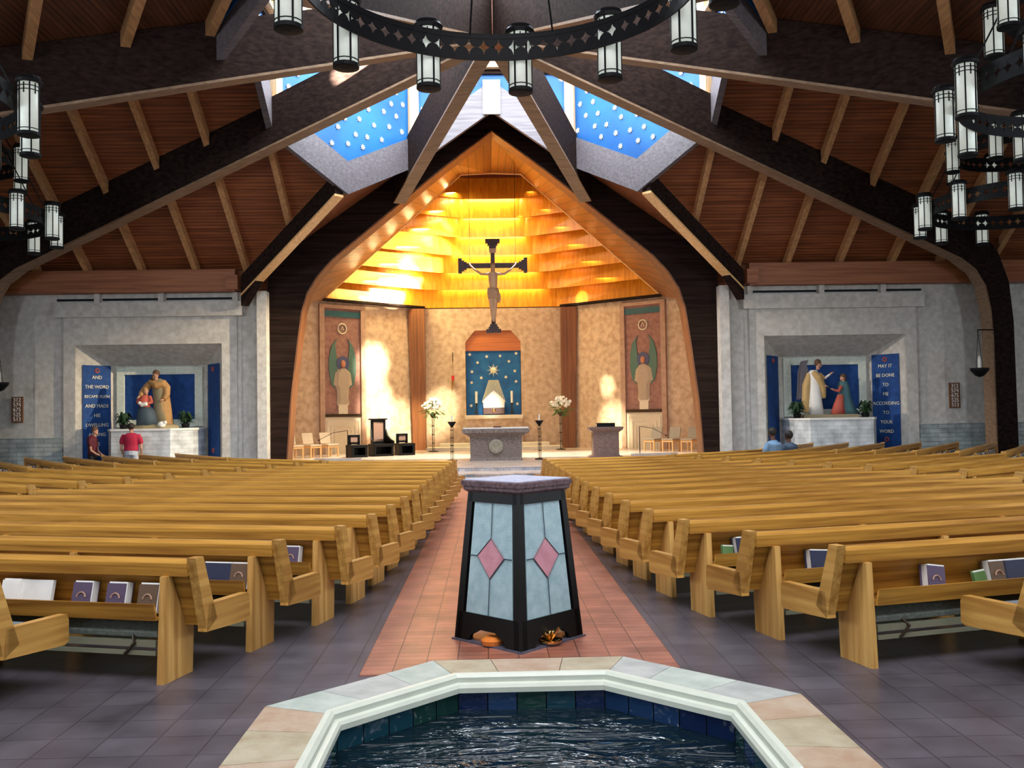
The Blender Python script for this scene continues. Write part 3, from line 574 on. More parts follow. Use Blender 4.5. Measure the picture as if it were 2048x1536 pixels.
# ================================================================== PEWS
ORD=['first','second','third','fourth','fifth','sixth','seventh','eighth','ninth','tenth','eleventh','twelfth','thirteenth','fourteenth','fifteenth','sixteenth']
def make_pew(L,label,loc,rz,group,detail=True,aisle=1):
    """local frame: +Y faces the altar, back of the backrest at y=0, x from 0 (aisle end) to L*aisle"""
    t=thing('oak_pew',label,'pew',loc,rz,group); s=aisle; cx=s*L/2
    # backrest leaning back: top at y=0, bottom at y=.2
    obj('backrest',MB().hexa([(0,.17,.36),(s*L,.17,.36),(s*L,.20,.36),(0,.20,.36)],[(0,.02,.82),(s*L,.02,.82),(s*L,.05,.82),(0,.05,.82)]),OAKX,t)
    tr=[(-.03,.74),(-.035,.83),(-.015,.86),(.045,.86),(.06,.84),(.05,.80),(.05,.76)]
    obj('top_rail',MB().hexa([(0,y,z) for y,z in tr],[(s*L,y,z) for y,z in tr]),OAKX,t)
    obj('seat',MB().box((cx,.42,.42),(L-.1,.46,.04)),SEATP,t)
    for xe in (0,L):
        x=s*xe; w=.07
        e=[(-.035,.87),(.065,.87),(.24,.40),(.11,.33)]
        o=obj('end_stile',MB().hexa([(x-w*s*(0 if xe else 1)-.0,y,z) for y,z in e],[(x+w*s*(1 if xe else 0)+.0,y,z) for y,z in e]),OAKEND,t)
        e=[(.10,.33),(.13,.52),(.68,.50),(.70,.46),(.70,.31),(.66,.29)]
        obj('end_board',MB().hexa([(x-w*s*(0 if xe else 1),y,z) for y,z in e],[(x+w*s*(1 if xe else 0),y,z) for y,z in e]),OAKEND,t)
    nl=max(2,int(L/1.6)+1)
    for i in range(nl):
        x=s*(.17+(L-.34)*i/(nl-1)); h=.026
        e=[(-.10,0),(.26,0),(.28,.40),(.16,.40),(.0,.74),(-.06,.74)]
        obj('leg',MB().hexa([(x-h,y,z) for y,z in e],[(x+h,y,z) for y,z in e]),OAKZ,t)
    if detail:
        obj('book_rack',MB().hexa([(s*.2,-.10,.44),(s*(L-.2),-.10,.44),(s*(L-.2),-.08,.44),(s*.2,-.08,.44)],[(s*.2,-.13,.56),(s*(L-.2),-.13,.56),(s*(L-.2),-.11,.56),(s*.2,-.11,.56)]).box((cx,.02,.45),(L-.4,.22,.02)),OAKX,t)
        k=obj('kneeler',MB().hexa([(s*.24,-.02,.30),(s*(L-.24),-.02,.30),(s*(L-.24),.15,.35),(s*.24,.15,.35)],[(s*.24,-.04,.35),(s*(L-.24),-.04,.35),(s*(L-.24),.13,.40),(s*.24,.13,.40)]),PAD,t,bevel=.012)
        obj('kneeler_bar',MB().box((cx,-.03,.265),(L-.48,.035,.045)),PADR,k); obj('kneeler_rail',MB().box((cx,-.035,.20),(L-.48,.03,.03)),PADR,k)
        for i in range(max(2,int(L/1.3))):
            x=s*(.45+(L-.9)*i/(max(2,int(L/1.3))-1)); obj('kneeler_bracket',MB().tube([(x,.0,.34),(x+.05,-.06,.27),(x-.03,-.06,.19)],.013,5),BRONZE,k)
    return t
XE={-1:3.4,0:2.32,1:1.93,2:1.58,3:1.42,4:1.33,5:1.27,6:1.22,7:1.18,8:1.15,9:1.12,10:1.09,11:1.06,12:1.04,13:1.02,14:1.0}
CX,CY=0,29
PEWS={}
for s,side in ((-1,'left'),(1,'right')):
    a=R(15); nrm=(s*-sin(a),cos(a)); row=(s*cos(a),sin(a))     # row direction outwards
    for k in range(-1,15):
        r=22.24-.93*k; x0=XE[k]
        # point of the row line at |x|=x0
        foot=(s*sin(a)*r,CY-cos(a)*r); t=(x0-abs(foot[0]))/cos(a); x=foot[0]+row[0]*t; y=foot[1]+row[1]*t
        tout=r*math.tan(R(8.6)); L=min(tout-t,11.5)
        p=make_pew(L,'oak pew beside the centre aisle, %s block, %s row from the pool'%(side,ORD[k+1]),(x,y,0),-0+(s*a),'oak pews of the %s centre block'%side,detail=k<9,aisle=s)
        PEWS[(s,k)]=p
    for blk,ang,r0,nn,ta,tb,word in ((200,36.5,8.9,10,-10.2,9.6,'middle'),(300,54,8.9,9,-5.2,19,'outer')):
        a=R(ang); row=(s*cos(a),sin(a))
        for k in range(nn):
            r=r0+.9*k; foot=(s*sin(a)*r,CY-cos(a)*r); t0=r*math.tan(R(ta)); t1=r*math.tan(R(tb))
            x=foot[0]+row[0]*t0; y=foot[1]+row[1]*t0
            PEWS[(s,blk+k)]=make_pew(t1-t0,'oak pew in the slanting %s block on the %s, %s row from the altar'%(word,side,ORD[k]),(x,y,0),s*a,'oak pews of the %s %s block'%(word,side),detail=k>1,aisle=s)
            PEWS[(s,blk+k)]['len']=t1-t0
# books standing in the racks: (side,row,u along the pew from its aisle end,kind,label)
def book(pew,u,kind,label,s,tilt=0):
    M=Matrix.Translation(pew.location)@Matrix.Rotation(pew.rotation_euler[2],4,'Z')
    p=M@Vector((s*u,-.04,.475)); t=thing('hymnal',label,'book',p,pew.rotation_euler[2],'hymn books in the pew racks')
    t.rotation_euler=(R(-14),R(tilt),pew.rotation_euler[2])
    cov={'purple':PURP,'brown':BROWNC,'navy':NAVY,'open':PAPER,'green':GREENC,'white':WHITE}[kind]
    if kind=='open':
        obj('pages',MB().hexa([(-.17,-.03,0),(0,-.01,0),(.17,-.03,0),(.17,.0,0),(0,.03,0),(-.17,.0,0)],[(-.17,-.03,.21),(0,-.01,.21),(.17,-.03,.21),(.17,.0,.21),(0,.03,.21),(-.17,.0,.21)]),PAPER,t)
    elif kind=='navy2':
        pass
    else:
        w,h,d=(.165,.215,.07) if kind!='green' else (.12,.15,.01)
        if kind=='navy': w=.26
        obj('pages',MB().box((.006,.0,h/2),(w-.014,d,h-.005)),PAPER,t,bevel=.004)
        c=obj('cover',MB().box((0,-d/2-.003,h/2-.004),(w-.012,.006,h-.02)).box((0,d/2+.003,h/2),(w,.006,h)),cov,t)
        if kind in('purple','brown'): obj('emblem',MB().tube([(.035*cos(a*PI/6),-d/2-.008,h*.45+.035*sin(a*PI/6)) for a in range(7)],.006,5),TAPE,c)
    return t
BK=[(-1,0,.18,'brown','brown hymn book nearest the aisle end in the front left rack',0),(-1,0,.44,'purple','purple hymn book second from the aisle end in the front left rack',0),
(-1,0,.72,'purple','purple hymn book left of its twin in the front left rack',0),(-1,0,1.15,'open','open white book leaning in the front left rack',0),(-1,0,1.33,'white','white book beside the open one in the front left rack',0),
(-1,1,.16,'brown','brown hymn book at the aisle end of the second left pew',0),(-1,1,.36,'navy','wide dark blue book beside the brown one in the second left pew',0),
(-1,2,.30,'purple','hymn book with ring emblem in the third left pew rack',0),(-1,2,.42,'green','green leaflet behind the ring emblem book in the third left rack',0),
(1,0,.62,'purple','lone pale purple hymn book in the front right pew rack',8),(1,0,1.2,'brown','brown hymn book in a pile at the far side of the front right rack',0),(1,0,1.38,'navy','dark blue book beside the brown one in the front right rack',0),(1,0,1.06,'green','green leaflet sticking up in the front right rack',-6),
(1,1,.48,'navy','broad navy book lying open face down in the second right pew rack',4),(1,2,.25,'green','small green and blue leaflet in the third right pew rack',5),(1,2,.46,'navy','navy book with white edge in the third right pew rack',0)]
for s,k,u,kind,lab,ti in BK: book(PEWS[(s,k)],u+.12,kind,lab,s,ti)
fb_=None
for s in (-1,1):
    side='left' if s<0 else 'right'
    for blk,word in ((300,'outer'),(200,'middle')):
        for k in range(3,8):
            pw=PEWS[(s,blk+k)]; Lp_=pw['len']; rnd=random.Random(s*100+blk+k); u=.5
            while u<Lp_-.5:
                kind=rnd.choice(['white','purple','navy','purple','brown']) if rnd.random()<.8 else None
                if kind: book(pw,u,kind,'hymn books in the rack of the %s %s pew, %s row from the altar'.replace('books','book')%(word,side,ORD[k]),s)
                u+=.34 if blk==300 else .62
# ================================================================== GLASS PEDESTAL in the aisle
t=thing('glass_pedestal','black tapering square pedestal with frosted glass panels and rose diamonds','pedestal',(.02,7.66,0),R(45))
def sq(h,z): return [(-h,-h,z),(h,-h,z),(h,h,z),(-h,h,z)]
k2=1/math.sqrt(2); hb,ht,zb0,zb1=.53*k2,.40*k2,.0,1.21
hw=lambda z: hb+(ht-hb)*(z-zb0)/(zb1-zb0)
b=MB()
for i in range(4):    # corner posts
    sx,sy=[(-1,-1),(1,-1),(1,1),(-1,1)][i]
    b.hexa([(sx*hw(0),sy*hw(0),0),(sx*(hw(0)-.075),sy*hw(0),0),(sx*(hw(0)-.075),sy*(hw(0)-.075),0),(sx*hw(0),sy*(hw(0)-.075),0)],
           [(sx*hw(1.21),sy*hw(1.21),1.21),(sx*(hw(1.21)-.06),sy*hw(1.21),1.21),(sx*(hw(1.21)-.06),sy*(hw(1.21)-.06),1.21),(sx*hw(1.21),sy*(hw(1.21)-.06),1.21)])
obj('post_frame',b,BLACKW,t)
def rot4(i,p): a=i*PI/2; return (p[0]*cos(a)-p[1]*sin(a),p[0]*sin(a)+p[1]*cos(a),p[2])
for i in range(4):
    rl=MB()
    def F(u,z,o=0): return rot4(i,(u*(hw(z)-.02),-hw(z)-o,z))
    def bar(pts,o=0,th=.03): rl.hexa([F(u,z,o) for u,z in pts],[F(u,z,o-th) for u,z in pts])
    bar([(-1,1.13),(1,1.13),(1,1.21),(-1,1.21)]); obj('upper_rail',rl,BLACKW,t); rl=MB(); bar([(-1,0),(-.62,0),(-.52,.07),(-.25,.12),(.25,.12),(.52,.07),(.62,0),(1,0),(1,.24),(-1,.24)])
    obj('arched_lower_rail',rl,BLACKW,t)
for i in range(4):
    def F(u,z,o=0): return rot4(i,(u*(hw(z)-.02),-hw(z)-o,z))
    g=MB().hexa([F(-.78,.22,-.012),(F(.78,.22,-.012)),F(.78,1.14,-.012),F(-.78,1.14,-.012)],[F(-.78,.22,-.02),(F(.78,.22,-.02)),F(.78,1.14,-.02),F(-.78,1.14,-.02)])
    gp=obj('glass_panel',g,GLAZE,t)
    D=[(0,.85),(.50,.70),(0,.53),(-.50,.70)]
    obj('rose_diamond',MB().hexa([F(u,z,-.006) for u,z in D],[F(u,z,-.012) for u,z in D]),PINKG,gp)
    le=MB()
    for p,q in (((0,1.13),(0,.85)),((0,.85),(.5,.70)),((.5,.70),(0,.53)),((0,.53),(-.5,.70)),((-.5,.70),(0,.85)),((0,.53),(0,.24)),((.5,.70),(.78,.70)),((-.5,.70),(-.78,.70))): le.tube([F(*p,-.004),F(*q,-.004)],.004,4)
    obj('lead_came',le,LEAD,gp)
obj('granite_slab',MB().loft([[(x,y,1.21+z) for x,y,_ in sq(h,0)] for z,h in ((0,.405*k2),(.02,.44*k2),(.045,.44*k2),(.05,.455*k2),(.085,.46*k2),(.095,.45*k2))]),SLABM,t)
obj('slab_top',MB().box((0,0,1.21+.098),(.62,.62,.008)),mottled('lavender_stone',(.42,.45,.58),(.56,.60,.72),20,.5,.05,None,6,.05),t)  # pale lavender colour stands for sky reflected in the slab's top face
obj('base_plate',MB().box((0,0,.012),(.78,.78,.02)),BASEM,t)
wr=thing('votive_vessel','small brass vessel of leaves glinting under the glass pedestal','ornament',(.26,7.40,.02))
ob=MB()
for i in range(9):
    a=i*.7; ob.tube([(0,0,.02),(.05*cos(a),.05*sin(a),.08),(.10*cos(a),.09*sin(a),.09+.02*(i%3))],[.012,.016,.004],5)
obj('leaf_scrolls',ob,GOLDM,wr); obj('dish',MB().lathe([(.02,0),(.09,.01),(.10,.03),(.08,.03),(.02,.015)],n=14),GOLDM,wr)
wr=thing('amber_glass','low amber glass light under the left foot of the pedestal','lamp',(-.20,7.40,.022)); obj('bowl',MB().lathe([(.02,0),(.08,.0),(.09,.035),(.05,.06),(.02,.06)],n=14),plain('amber',(.75,.22,.04),.25),wr)
# ================================================================== POOL
PX,PY=0.0,3.87
def ring8(ap,z): r=ap/cos(R(22.5)); return [(r*sin(R(22.5+45*k)),r*cos(R(22.5+45*k)),z) for k in range(8)]
t=thing('baptismal_pool','octagonal baptismal pool with slate rim and cream moulding','pool',(PX,PY,0))
def ringsolid(prof): 
    rr=[ring8(a,z) for a,z in prof]; return MB().loft(rr+[rr[0]],caps=False)
obj('outer_wall',ringsolid([(1.21,0),(1.21,.44),(1.10,.44),(1.10,0)]),STONEB,t)
for k in range(8):     # coping stones, two tones per side
    o0,o1=ring8(1.26,0)[k-1],ring8(1.26,0)[k]; i0,i1=ring8(.945,0)[k-1],ring8(.945,0)[k]
    m=MB(); cuts=[0,.30,.68,1]
    for j in range(3):
        a,b_=cuts[j]+.002,cuts[j+1]-.002
        q=[Vector(o0).lerp(Vector(o1),a),Vector(o0).lerp(Vector(o1),b_),Vector(i0).lerp(Vector(i1),b_),Vector(i0).lerp(Vector(i1),a)]
        m.hexa([v+Vector((0,0,.44)) for v in q],[v+Vector((0,0,.5)) for v in q],mi=(k*3+j*2)%4)
    CP=globals().setdefault('CP',[mottled('slate_tan',(.33,.27,.17),(.45,.40,.28),7,.5,.15),mottled('slate_green',(.36,.42,.37),(.50,.55,.49),7,.5,.15),mottled('slate_rust',(.38,.25,.16),(.46,.37,.27),7,.5,.15),mottled('slate_grey',(.34,.36,.34),(.46,.48,.45),7,.5,.15)])
    obj('coping',m,CP,t)
obj('moulding',ringsolid([(.965,.5),(.955,.515),(.93,.515),(.915,.50),(.915,.475),(.895,.47),(.885,.455),(.885,.43),(.96,.43)]),MOLD,t)
tl=MB(); rr=[ring8(.905,.44),ring8(.905,-.05)]; 
for k in range(8):
    a,b_=Vector(rr[0][k-1]),Vector(rr[0][k]); 
    for j in range(5):
        for q in range(2):
            p0=a.lerp(b_,j/5+.004); p1=a.lerp(b_,(j+1)/5-.004); z1=-.0-.15*q; z0=z1-.147
            tl.add([p0+Vector((0,0,z1)),p1+Vector((0,0,z1)),p1+Vector((0,0,z0)),p0+Vector((0,0,z0))],[(0,1,2,3)],mi=(k*7+j*3+q*5+(k*j)%3)%4)
tl.add(rr[1],[tuple(range(8))],0)
TM=[plain('tile_navy',(.008,.02,.07),.12),plain('tile_teal',(.01,.05,.075),.12),plain('tile_green',(.01,.045,.04),.12),plain('tile_blue',(.015,.045,.12),.12)]
obj('tile_lining',tl,TM,t)
def water():
    m,n,l,b=nt('dark_water'); setb(b,(.004,.012,.018),.04,0,.35)
    t_=n.new('ShaderNodeTexCoord'); mp=n.new('ShaderNodeMapping'); mp.inputs['Scale'].default_value=(.8,2.4,1); mp.inputs['Rotation'].default_value=(0,0,R(12))
    no=n.new('ShaderNodeTexNoise'); no.inputs['Scale'].default_value=2.6; no.inputs['Detail'].default_value=3; no.inputs['Distortion'].default_value=1.2
    bp=n.new('ShaderNodeBump'); bp.inputs['Strength'].default_value=1; bp.inputs['Distance'].default_value=.09
    l.new(t_.outputs['Object'],mp.inputs[0]); l.new(mp.outputs[0],no.inputs['Vector']); l.new(no.outputs['Fac'],bp.inputs['Height']); l.new(bp.outputs[0],b.inputs['Normal']); return m
wm=MB(); wm.add(ring8(.903,.335)+ring8(.903,.30),[tuple(range(8)),tuple(range(8,16))[::-1]]+[(i,(i+1)%8,8+(i+1)%8,8+i) for i in range(8)])
o=obj('water',wm,water(),t)
# ================================================================== CHANDELIERS
def lantern_parts(parent,loc):
    sh=obj('lantern',MB().lathe([(.02,.03),(.15,.03),(.15,.80),(.02,.80)],n=16),SHADE,parent,True); sh.location=loc
    cg=MB()
    for i in range(6):
        a=i*PI/3; cg.box((.155*cos(a),.155*sin(a),.42),(.012,.022,.80),rz=a)
    for z in (.09,.68,.74):
        cg.lathe([(.151,z-.006),(.158,z-.006),(.158,z+.006),(.151,z+.006)],n=16)
    for i in range(6):
        a=i*PI/3+PI/6; cg.box((.156*cos(a),.156*sin(a),.70),(.01,.016,.16),rz=a)
    obj('cage',cg,BLACK,sh)
    obj('cap',MB().lathe([(.02,.79),(.19,.80),(.20,.84),(.17,.88),(.165,.90),(.02,.90)],n=16),BLACK,sh)
    obj('foot_cap',MB().lathe([(.02,-.02),(.13,-.01),(.165,.0),(.165,.045),(.02,.045)],n=16),BLACK,sh)
    return sh
def ring_mesh(rad,z,hh=.18):
    """pierced band: top and bottom hoops with rows of diamond shaped openings left between discs"""
    b=MB(); n=int(rad*32)//2*2
    for z0,z1 in ((z-hh,z-hh*.62),(z+hh*.62,z+hh)):
        b.loft([[(rr*cos(2*PI*i/72),rr*sin(2*PI*i/72),zz) for i in range(72)] for rr,zz in ((rad-.012,z0),(rad+.012,z0),(rad+.012,z1),(rad-.012,z1),(rad-.012,z0))],caps=False)
    for i in range(n):      # half-discs from above and below leave four-pointed holes
        a=2*PI*i/n; t=Vector((-sin(a),cos(a),0)); o=Vector((cos(a),sin(a),0)); w_=PI*rad/n
        for sg in (-1,1):
            c=o*rad+Vector((0,0,z+sg*hh*.66)); pts=[c+t*w_*1.02*cos(q*PI/8)+Vector((0,0,-sg*hh*.66*sin(q*PI/8))) for q in range(9)]
            b.hexa([p-o*.008 for p in pts],[p+o*.008 for p in pts])
    return b
def chandelier(loc,label,ph,r1=2.4,r2=1.7,lean=0):
    t=thing('chandelier',label,'chandelier',(loc[0],loc[1],6.18),0,'ring chandeliers of the nave')
    for rad,zo,n in ((r1,0,12),(r2,1.38,8)):
        obj('pierced_ring',ring_mesh(rad-.2,zo+.55),BLACK,t)
        for i in range(n):
            a=ph+2*PI*i/n
            if first[0] is None:
                first[0]=lantern_parts(t,(rad*cos(a),rad*sin(a),zo))
            else:
                c=first[0].copy(); COL.objects.link(c); c.parent=t; c.location=(rad*cos(a),rad*sin(a),zo)
                for g in first[0].children:
                    d=g.copy(); COL.objects.link(d); d.parent=c
    rd=MB()
    for i in range(4):
        a=ph+(R(17),R(-12),R(197),R(168))[i]; rd.tube([((r1-.2)*cos(a),(r1-.2)*sin(a),.7),((r2-.2)*cos(a),(r2-.2)*sin(a),2.05),(.1*cos(a),.1*sin(a),4.6)],.014,5)
    obj('suspension_rod',rd,BLACK,t)
first=[None]
chandelier((0,10.0),'big ring chandelier of cylinder lanterns hanging overhead above the pool end',R(83-0))
chandelier((-9.5,13.7),'two tier chandelier hanging on the left, the closer of the left pair',R(10))
chandelier((9.45,13.7),'two tier chandelier hanging on the right, the closer of the right pair',R(190-8),2.4)
chandelier((-13.0,22.1),'farther two tier chandelier by the left wall',R(5))
chandelier((12.95,22.1),'farther two tier chandelier by the right wall',R(175))
# ================================================================== ALTAR GROUP
t=thing('stone_altar','brown granite altar table with round carved medallion and white cloth top','altar',(0,30.2,PZ))
obj('mensa',MB().loft([[(-x,-y,z),(x,-y,z),(x,y,z),(-x,y,z)] for x,y,z in ((.86,.38,.78),(.95,.45,.84),(1.08,.52,.90),(1.08,.52,1.03))]),GRAN,t)
obj('base',MB().loft([[(-x,-y,z),(x,-y,z),(x,y,z),(-x,y,z)] for x,y,z in ((.86,.36,0),(.83,.34,.1),(.84,.36,.8))]),GRAN,t)
obj('altar_cloth',MB().box((0,0,1.045),(2.1,1.0,.03)),WHITE,t)
md=MB().lathe([(.01,0),(.19,0),(.23,.02),(.23,.04),(.17,.05),(.01,.03)],n=24)
o=obj('medallion',md,mottled('medallion_stone',(.20,.18,.13),(.34,.30,.23),20,.5,.2),t); o.matrix_local=Matrix.Translation((0,-.37,.46))@Matrix.Rotation(R(90),4,'X')
t=thing('missal','closed dark red book on the altar cloth','book',(.05,30.05,PZ+1.06)); obj('cover',MB().box((0,0,.02),(.26,.2,.035)),MAR,t); obj('pages',MB().box((.01,0,.022),(.25,.19,.022)),PAPER,t)
t=thing('ambo','dark granite lectern stand with an open black book on top','ambo',(3.62,30.6,PZ))
obj('shaft',MB().loft([[(-x,-.3,z),(x,-.3,z),(x,.3,z),(-x,.3,z)] for x,z in ((.54,0),(.54,.06),(.44,.08),(.42,.12),(.42,.86))]),GRAND,t)
obj('top_slab',MB().loft([[(-x,-y,z),(x,-y,z),(x,y,z),(-x,y,z)] for x,y,z in ((.42,.3,.84),(.54,.4,.93),(.56,.42,.98),(.56,.42,1.02))]),GRAND,t)
t=thing('gospel_book','black book lying on top of the granite ambo','book',(3.62,30.5,PZ+1.02)); obj('pages',MB().box((0,0,.06),(.56,.34,.07)),PAPER,t); obj('cover',MB().box((0,-.175,.065),(.6,.02,.13)).box((0,0,.012),(.6,.38,.02)).box((0,0,.11),(.6,.38,.02)),BLACK,t)
def cstand(x,y,label):
    t=thing('floor_candlestick',label,'candlestick',(x,y,PZ))
    m=MB().lathe([(.16,0),(.16,.03),(.02,.05),(.02,.06)],n=14)
    for i in range(4): a=i*PI/2; m.tube([(.045*cos(a),.045*sin(a),.05),(.045*cos(a),.045*sin(a),1.1)],.009,5)
    for z in (.3,.5,.75,1.0): m.lathe([(.05,z-.012),(.062,z),(.05,z+.012)],n=10)
    obj('stand',m,BLACK,t); obj('drip_pan',MB().lathe([(.02,1.08),(.05,1.12),(.13,1.24),(.14,1.27),(.02,1.25)],n=14),BLACK,t); obj('candle',MB().lathe([(.025,1.26),(.025,1.46),(.004,1.48)],n=8),WAX,t)
cstand(-1.42,30.0,'black iron floor candlestick left of the altar'); cstand(1.42,30.1,'black iron floor candlestick right of the altar')
def flowers(x,y,label,seed):
    rnd=random.Random(seed); t=thing('flower_arrangement',label,'flowers',(x,y,PZ))
    m=MB().lathe([(.2,0),(.2,.03),(.03,.05),(.03,.06)],n=12)
    for i in range(3): a=i*2.1; m.tube([(.04*cos(a),.04*sin(a),.05),(.04*cos(a),.04*sin(a),1.38)],.014,5)
    for z in (.35,.7,1.05): m.lathe([(.045,z-.02),(.07,z),(.045,z+.02)],n=10)
    obj('stand',m,BRONZE,t); obj('vase',MB().lathe([(.03,1.36),(.10,1.44),(.13,1.56),(.10,1.56),(.03,1.5)],n=12),BRONZE,t)
    f=MB(); g=MB()
    for i in range(75):
        a=rnd.uniform(0,2*PI); e=rnd.uniform(-.15,1.5); r=.42*rnd.uniform(.65,1.08); c=(r*cos(a)*cos(e),r*sin(a)*cos(e)*.8,1.80+r*sin(e)*.8); f.ball(c,rnd.uniform(.04,.075),6,4)
    for i in range(70):
        a=rnd.uniform(0,2*PI); e=rnd.uniform(-.9,1.3) if i%4==0 else rnd.uniform(-.8,.1); r=.5*rnd.uniform(.5,1.15); c=Vector((r*cos(a)*cos(e),r*sin(a)*cos(e)*.8,1.72+r*sin(e)*.9)); d=Vector((cos(a)*cos(e),sin(a)*cos(e),sin(e))); u=Vector((-sin(a),cos(a),.2))*.04
        g.hexa([c-d*.1,c+u,c+d*.12,c-u],[p+Vector((0,0,.006)) for p in (c-d*.1,c+u,c+d*.12,c-u)])
    obj('blossoms',f,PETAL,t,True); obj('leaves',g,LEAFG,t)
flowers(-2.5,37.7,'white flowers on a tall stand by the left timber rib',3); flowers(2.7,37.7,'white flowers on a tall stand near the right timber rib',5)
# presider chairs
def presider(x,y,rz,big,label):
    t=thing('presider_chair',label,'chair',(x,y,PZ),rz)
    w,h=(.80,1.34) if big else (.62,.80)
    sb=MB().box((0,0,.40),(w,.62,.10)).box((-w/2+.05,0,.18),(.10,.6,.36)).box((w/2-.05,0,.18),(.10,.6,.36)).box((0,.27,.18),(w,.05,.36)).box((0,-.27,.04),(w,.05,.08))
    obj('seat_box',sb,BLACKW,t,bevel=.01)
    bw=.58 if big else .46; fr=MB().box((-bw/2+.05,.28,(h+.45)/2),(.10,.07,h-.45)).box((bw/2-.05,.28,(h+.45)/2),(.10,.07,h-.45)).box((0,.28,h-.06),(bw,.07,.14)).box((0,.28,.52),(bw,.07,.22 if big else .1))
    if big: fr.box((0,.28,h+.03),(bw+.14,.14,.05))
    obj('back_frame',fr,BLACKW,t,bevel=.008)
    obj('back_panel',MB().box((0,.26,(h+.5)/2-.02),(bw-.2,.03,h-.62)),TAPE,t)
    if big:
        for e in (-1,1):
            a=[(e*.29,.25,1.0),(e*.32,.15,.78),(e*.38,-.05,.62),(e*.40,-.28,.56)]
            m=MB()
            for i in range(3): m.hexa([Vector(a[i])+Vector((-.03,0,0)),Vector(a[i])+Vector((.03,0,0)),Vector(a[i+1])+Vector((.03,0,0)),Vector(a[i+1])+Vector((-.03,0,0))],[Vector((a[i][0]-.03,a[i][1],.44)),Vector((a[i][0]+.03,a[i][1],.44)),Vector((a[i+1][0]+.03,a[i+1][1],.44)),Vector((a[i+1][0]-.03,a[i+1][1],.44))])
            obj('arm',m,BLACKW,t)
presider(-4.25,34.6,R(28),True,'tall black presider chair with tan back panel, between two low ones')
presider(-5.05,33.9,R(30),False,'low black chair next to the microphone stand')
presider(-3.42,35.1,R(26),False,'low black chair nearest the altar wall rib')
def wchair(x,y,rz,label,group,fab):
    t=thing('wooden_chair',label,'chair',(x,y,PZ),rz,group)
    for a,b_ in ((-.22,-.2),(.22,-.2),(-.22,.22),(.22,.22)): obj('leg',MB().box((a,b_,.21),(.045,.045,.42)),CHW,t)
    obj('seat_frame',MB().box((0,-.2,.39),(.46,.03,.07)).box((0,.22,.39),(.46,.03,.07)).box((-.22,0,.39),(.03,.42,.07)).box((.22,0,.39),(.03,.42,.07)),CHW,t)
    obj('seat',MB().box((0,0,.45),(.50,.48,.06)),fab,t,bevel=.02)
    obj('backrest',MB().hexa([(-.24,.22,.5),(.24,.22,.5),(.24,.26,.5),(-.24,.26,.5)],[(-.24,.32,.9),(.24,.32,.9),(.24,.36,.9),(-.24,.36,.9)]),fab,t,bevel=.01)
for i,(x,y) in enumerate(((-7.25,33.6),(-6.7,34.1),(-6.15,34.6))): wchair(x,y,R(48),'%s light wood chair with cream seat by the left sanctuary wall'%['outermost','middle','innermost'][i],'light wood chairs by the left mural',CREAM if False else plain('cream_fabric%d'%i,(.55,.42,.28),.9))
for i,(x,y) in enumerate(((5.95,34.9),(6.55,34.4),(7.15,33.9))): wchair(x,y,R(-46),'%s light wood chair with taupe seat by the right sanctuary wall'%['innermost','middle','outermost'][i],'light wood chairs by the right mural',CHF)
def mic(x,y,label,d):
    t=thing('microphone_stand',label,'microphone',(x,y,PZ)); obj('stand',MB().lathe([(.12,0),(.12,.02),(.015,.03),(.012,1.0),(.002,1.0)],n=10),BLACK,t); obj('boom',MB().tube([(0,0,1.0),(d*.5,-.02,.93),(d*1.0,0,.68)] if d else [(0,0,1.0),(0,0,1.2)],.009,5),BLACK,t); obj('microphone',MB().ball((d*1.0,0,.68),(.03,.03,.03),8,5),BLACK,t)
mic(-5.15,32.4,'thin boom microphone stand left of the low black chair',-1); mic(4.9,31.4,'thin boom microphone stand right of the ambo',.9)
# red sanctuary lamp and crucifix
t=thing('sanctuary_lamp','small hanging lamp with red glass on the wall left of the niche','lamp',(-1.75,YB-.12,0))
obj('bracket',MB().tube([(0,0.1,4.5),(0,0,4.45),(0,0,4.1)],.02,5),BRONZE,t); obj('chain',MB().tube([(0,0,4.1),(0,0,3.5)],.006,4),BRONZE,t); obj('red_glass',MB().lathe([(.02,3.28),(.06,3.32),(.06,3.5),(.02,3.5)],n=10),plain('red_glass',(.7,.02,.01),.2),t); obj('brass_cup',MB().lathe([(.01,2.95),(.05,3.05),(.07,3.26),(.01,3.28)],n=10),GOLDM,t)
t=thing('crucifix','large dark wooden cross with carved pale figure hanging over the altar','crucifix',(0,33,4.72))
X1=wood('cross_wood',(.035,.018,.015),(.07,.035,.028),'Z',1,.5)
cb=MB().box((0,0,1.66),(.15,.12,3.3)).box((0,0,2.42),(2.1,.12,.17))
def endcap(cx,cz,dx,dz):
    for i,(o_,w_) in enumerate(((0,.52),(-.10,.36),(-.19,.26))):
        th=.13 if i==0 else .1
        cb.box((cx+dx*o_,-.0,cz+dz*o_),(th if dx else w_,.2+.03*(2-i),th if dz else w_))
endcap(0,3.30,0,1); endcap(1.17,2.42,1,0); endcap(-1.17,2.42,-1,0); endcap(0,.07,0,-1)
obj('cross',cb,X1,t); obj('title_plate',MB().box((0,-.09,2.95),(.25,.02,.16)),CORP,t)
co=MB(); 
co.ball((0,-.14,2.34),(.085,.10,.12)); co.tube([(0,-.12,2.26),(0,-.13,2.12)],[.05,.07]); co.tube([(0,-.14,2.16),(0,-.16,1.95),(0.01,-.15,1.72),(0.01,-.14,1.55),(0,-.15,1.40)],[.15,.17,.15,.13,.155],12)
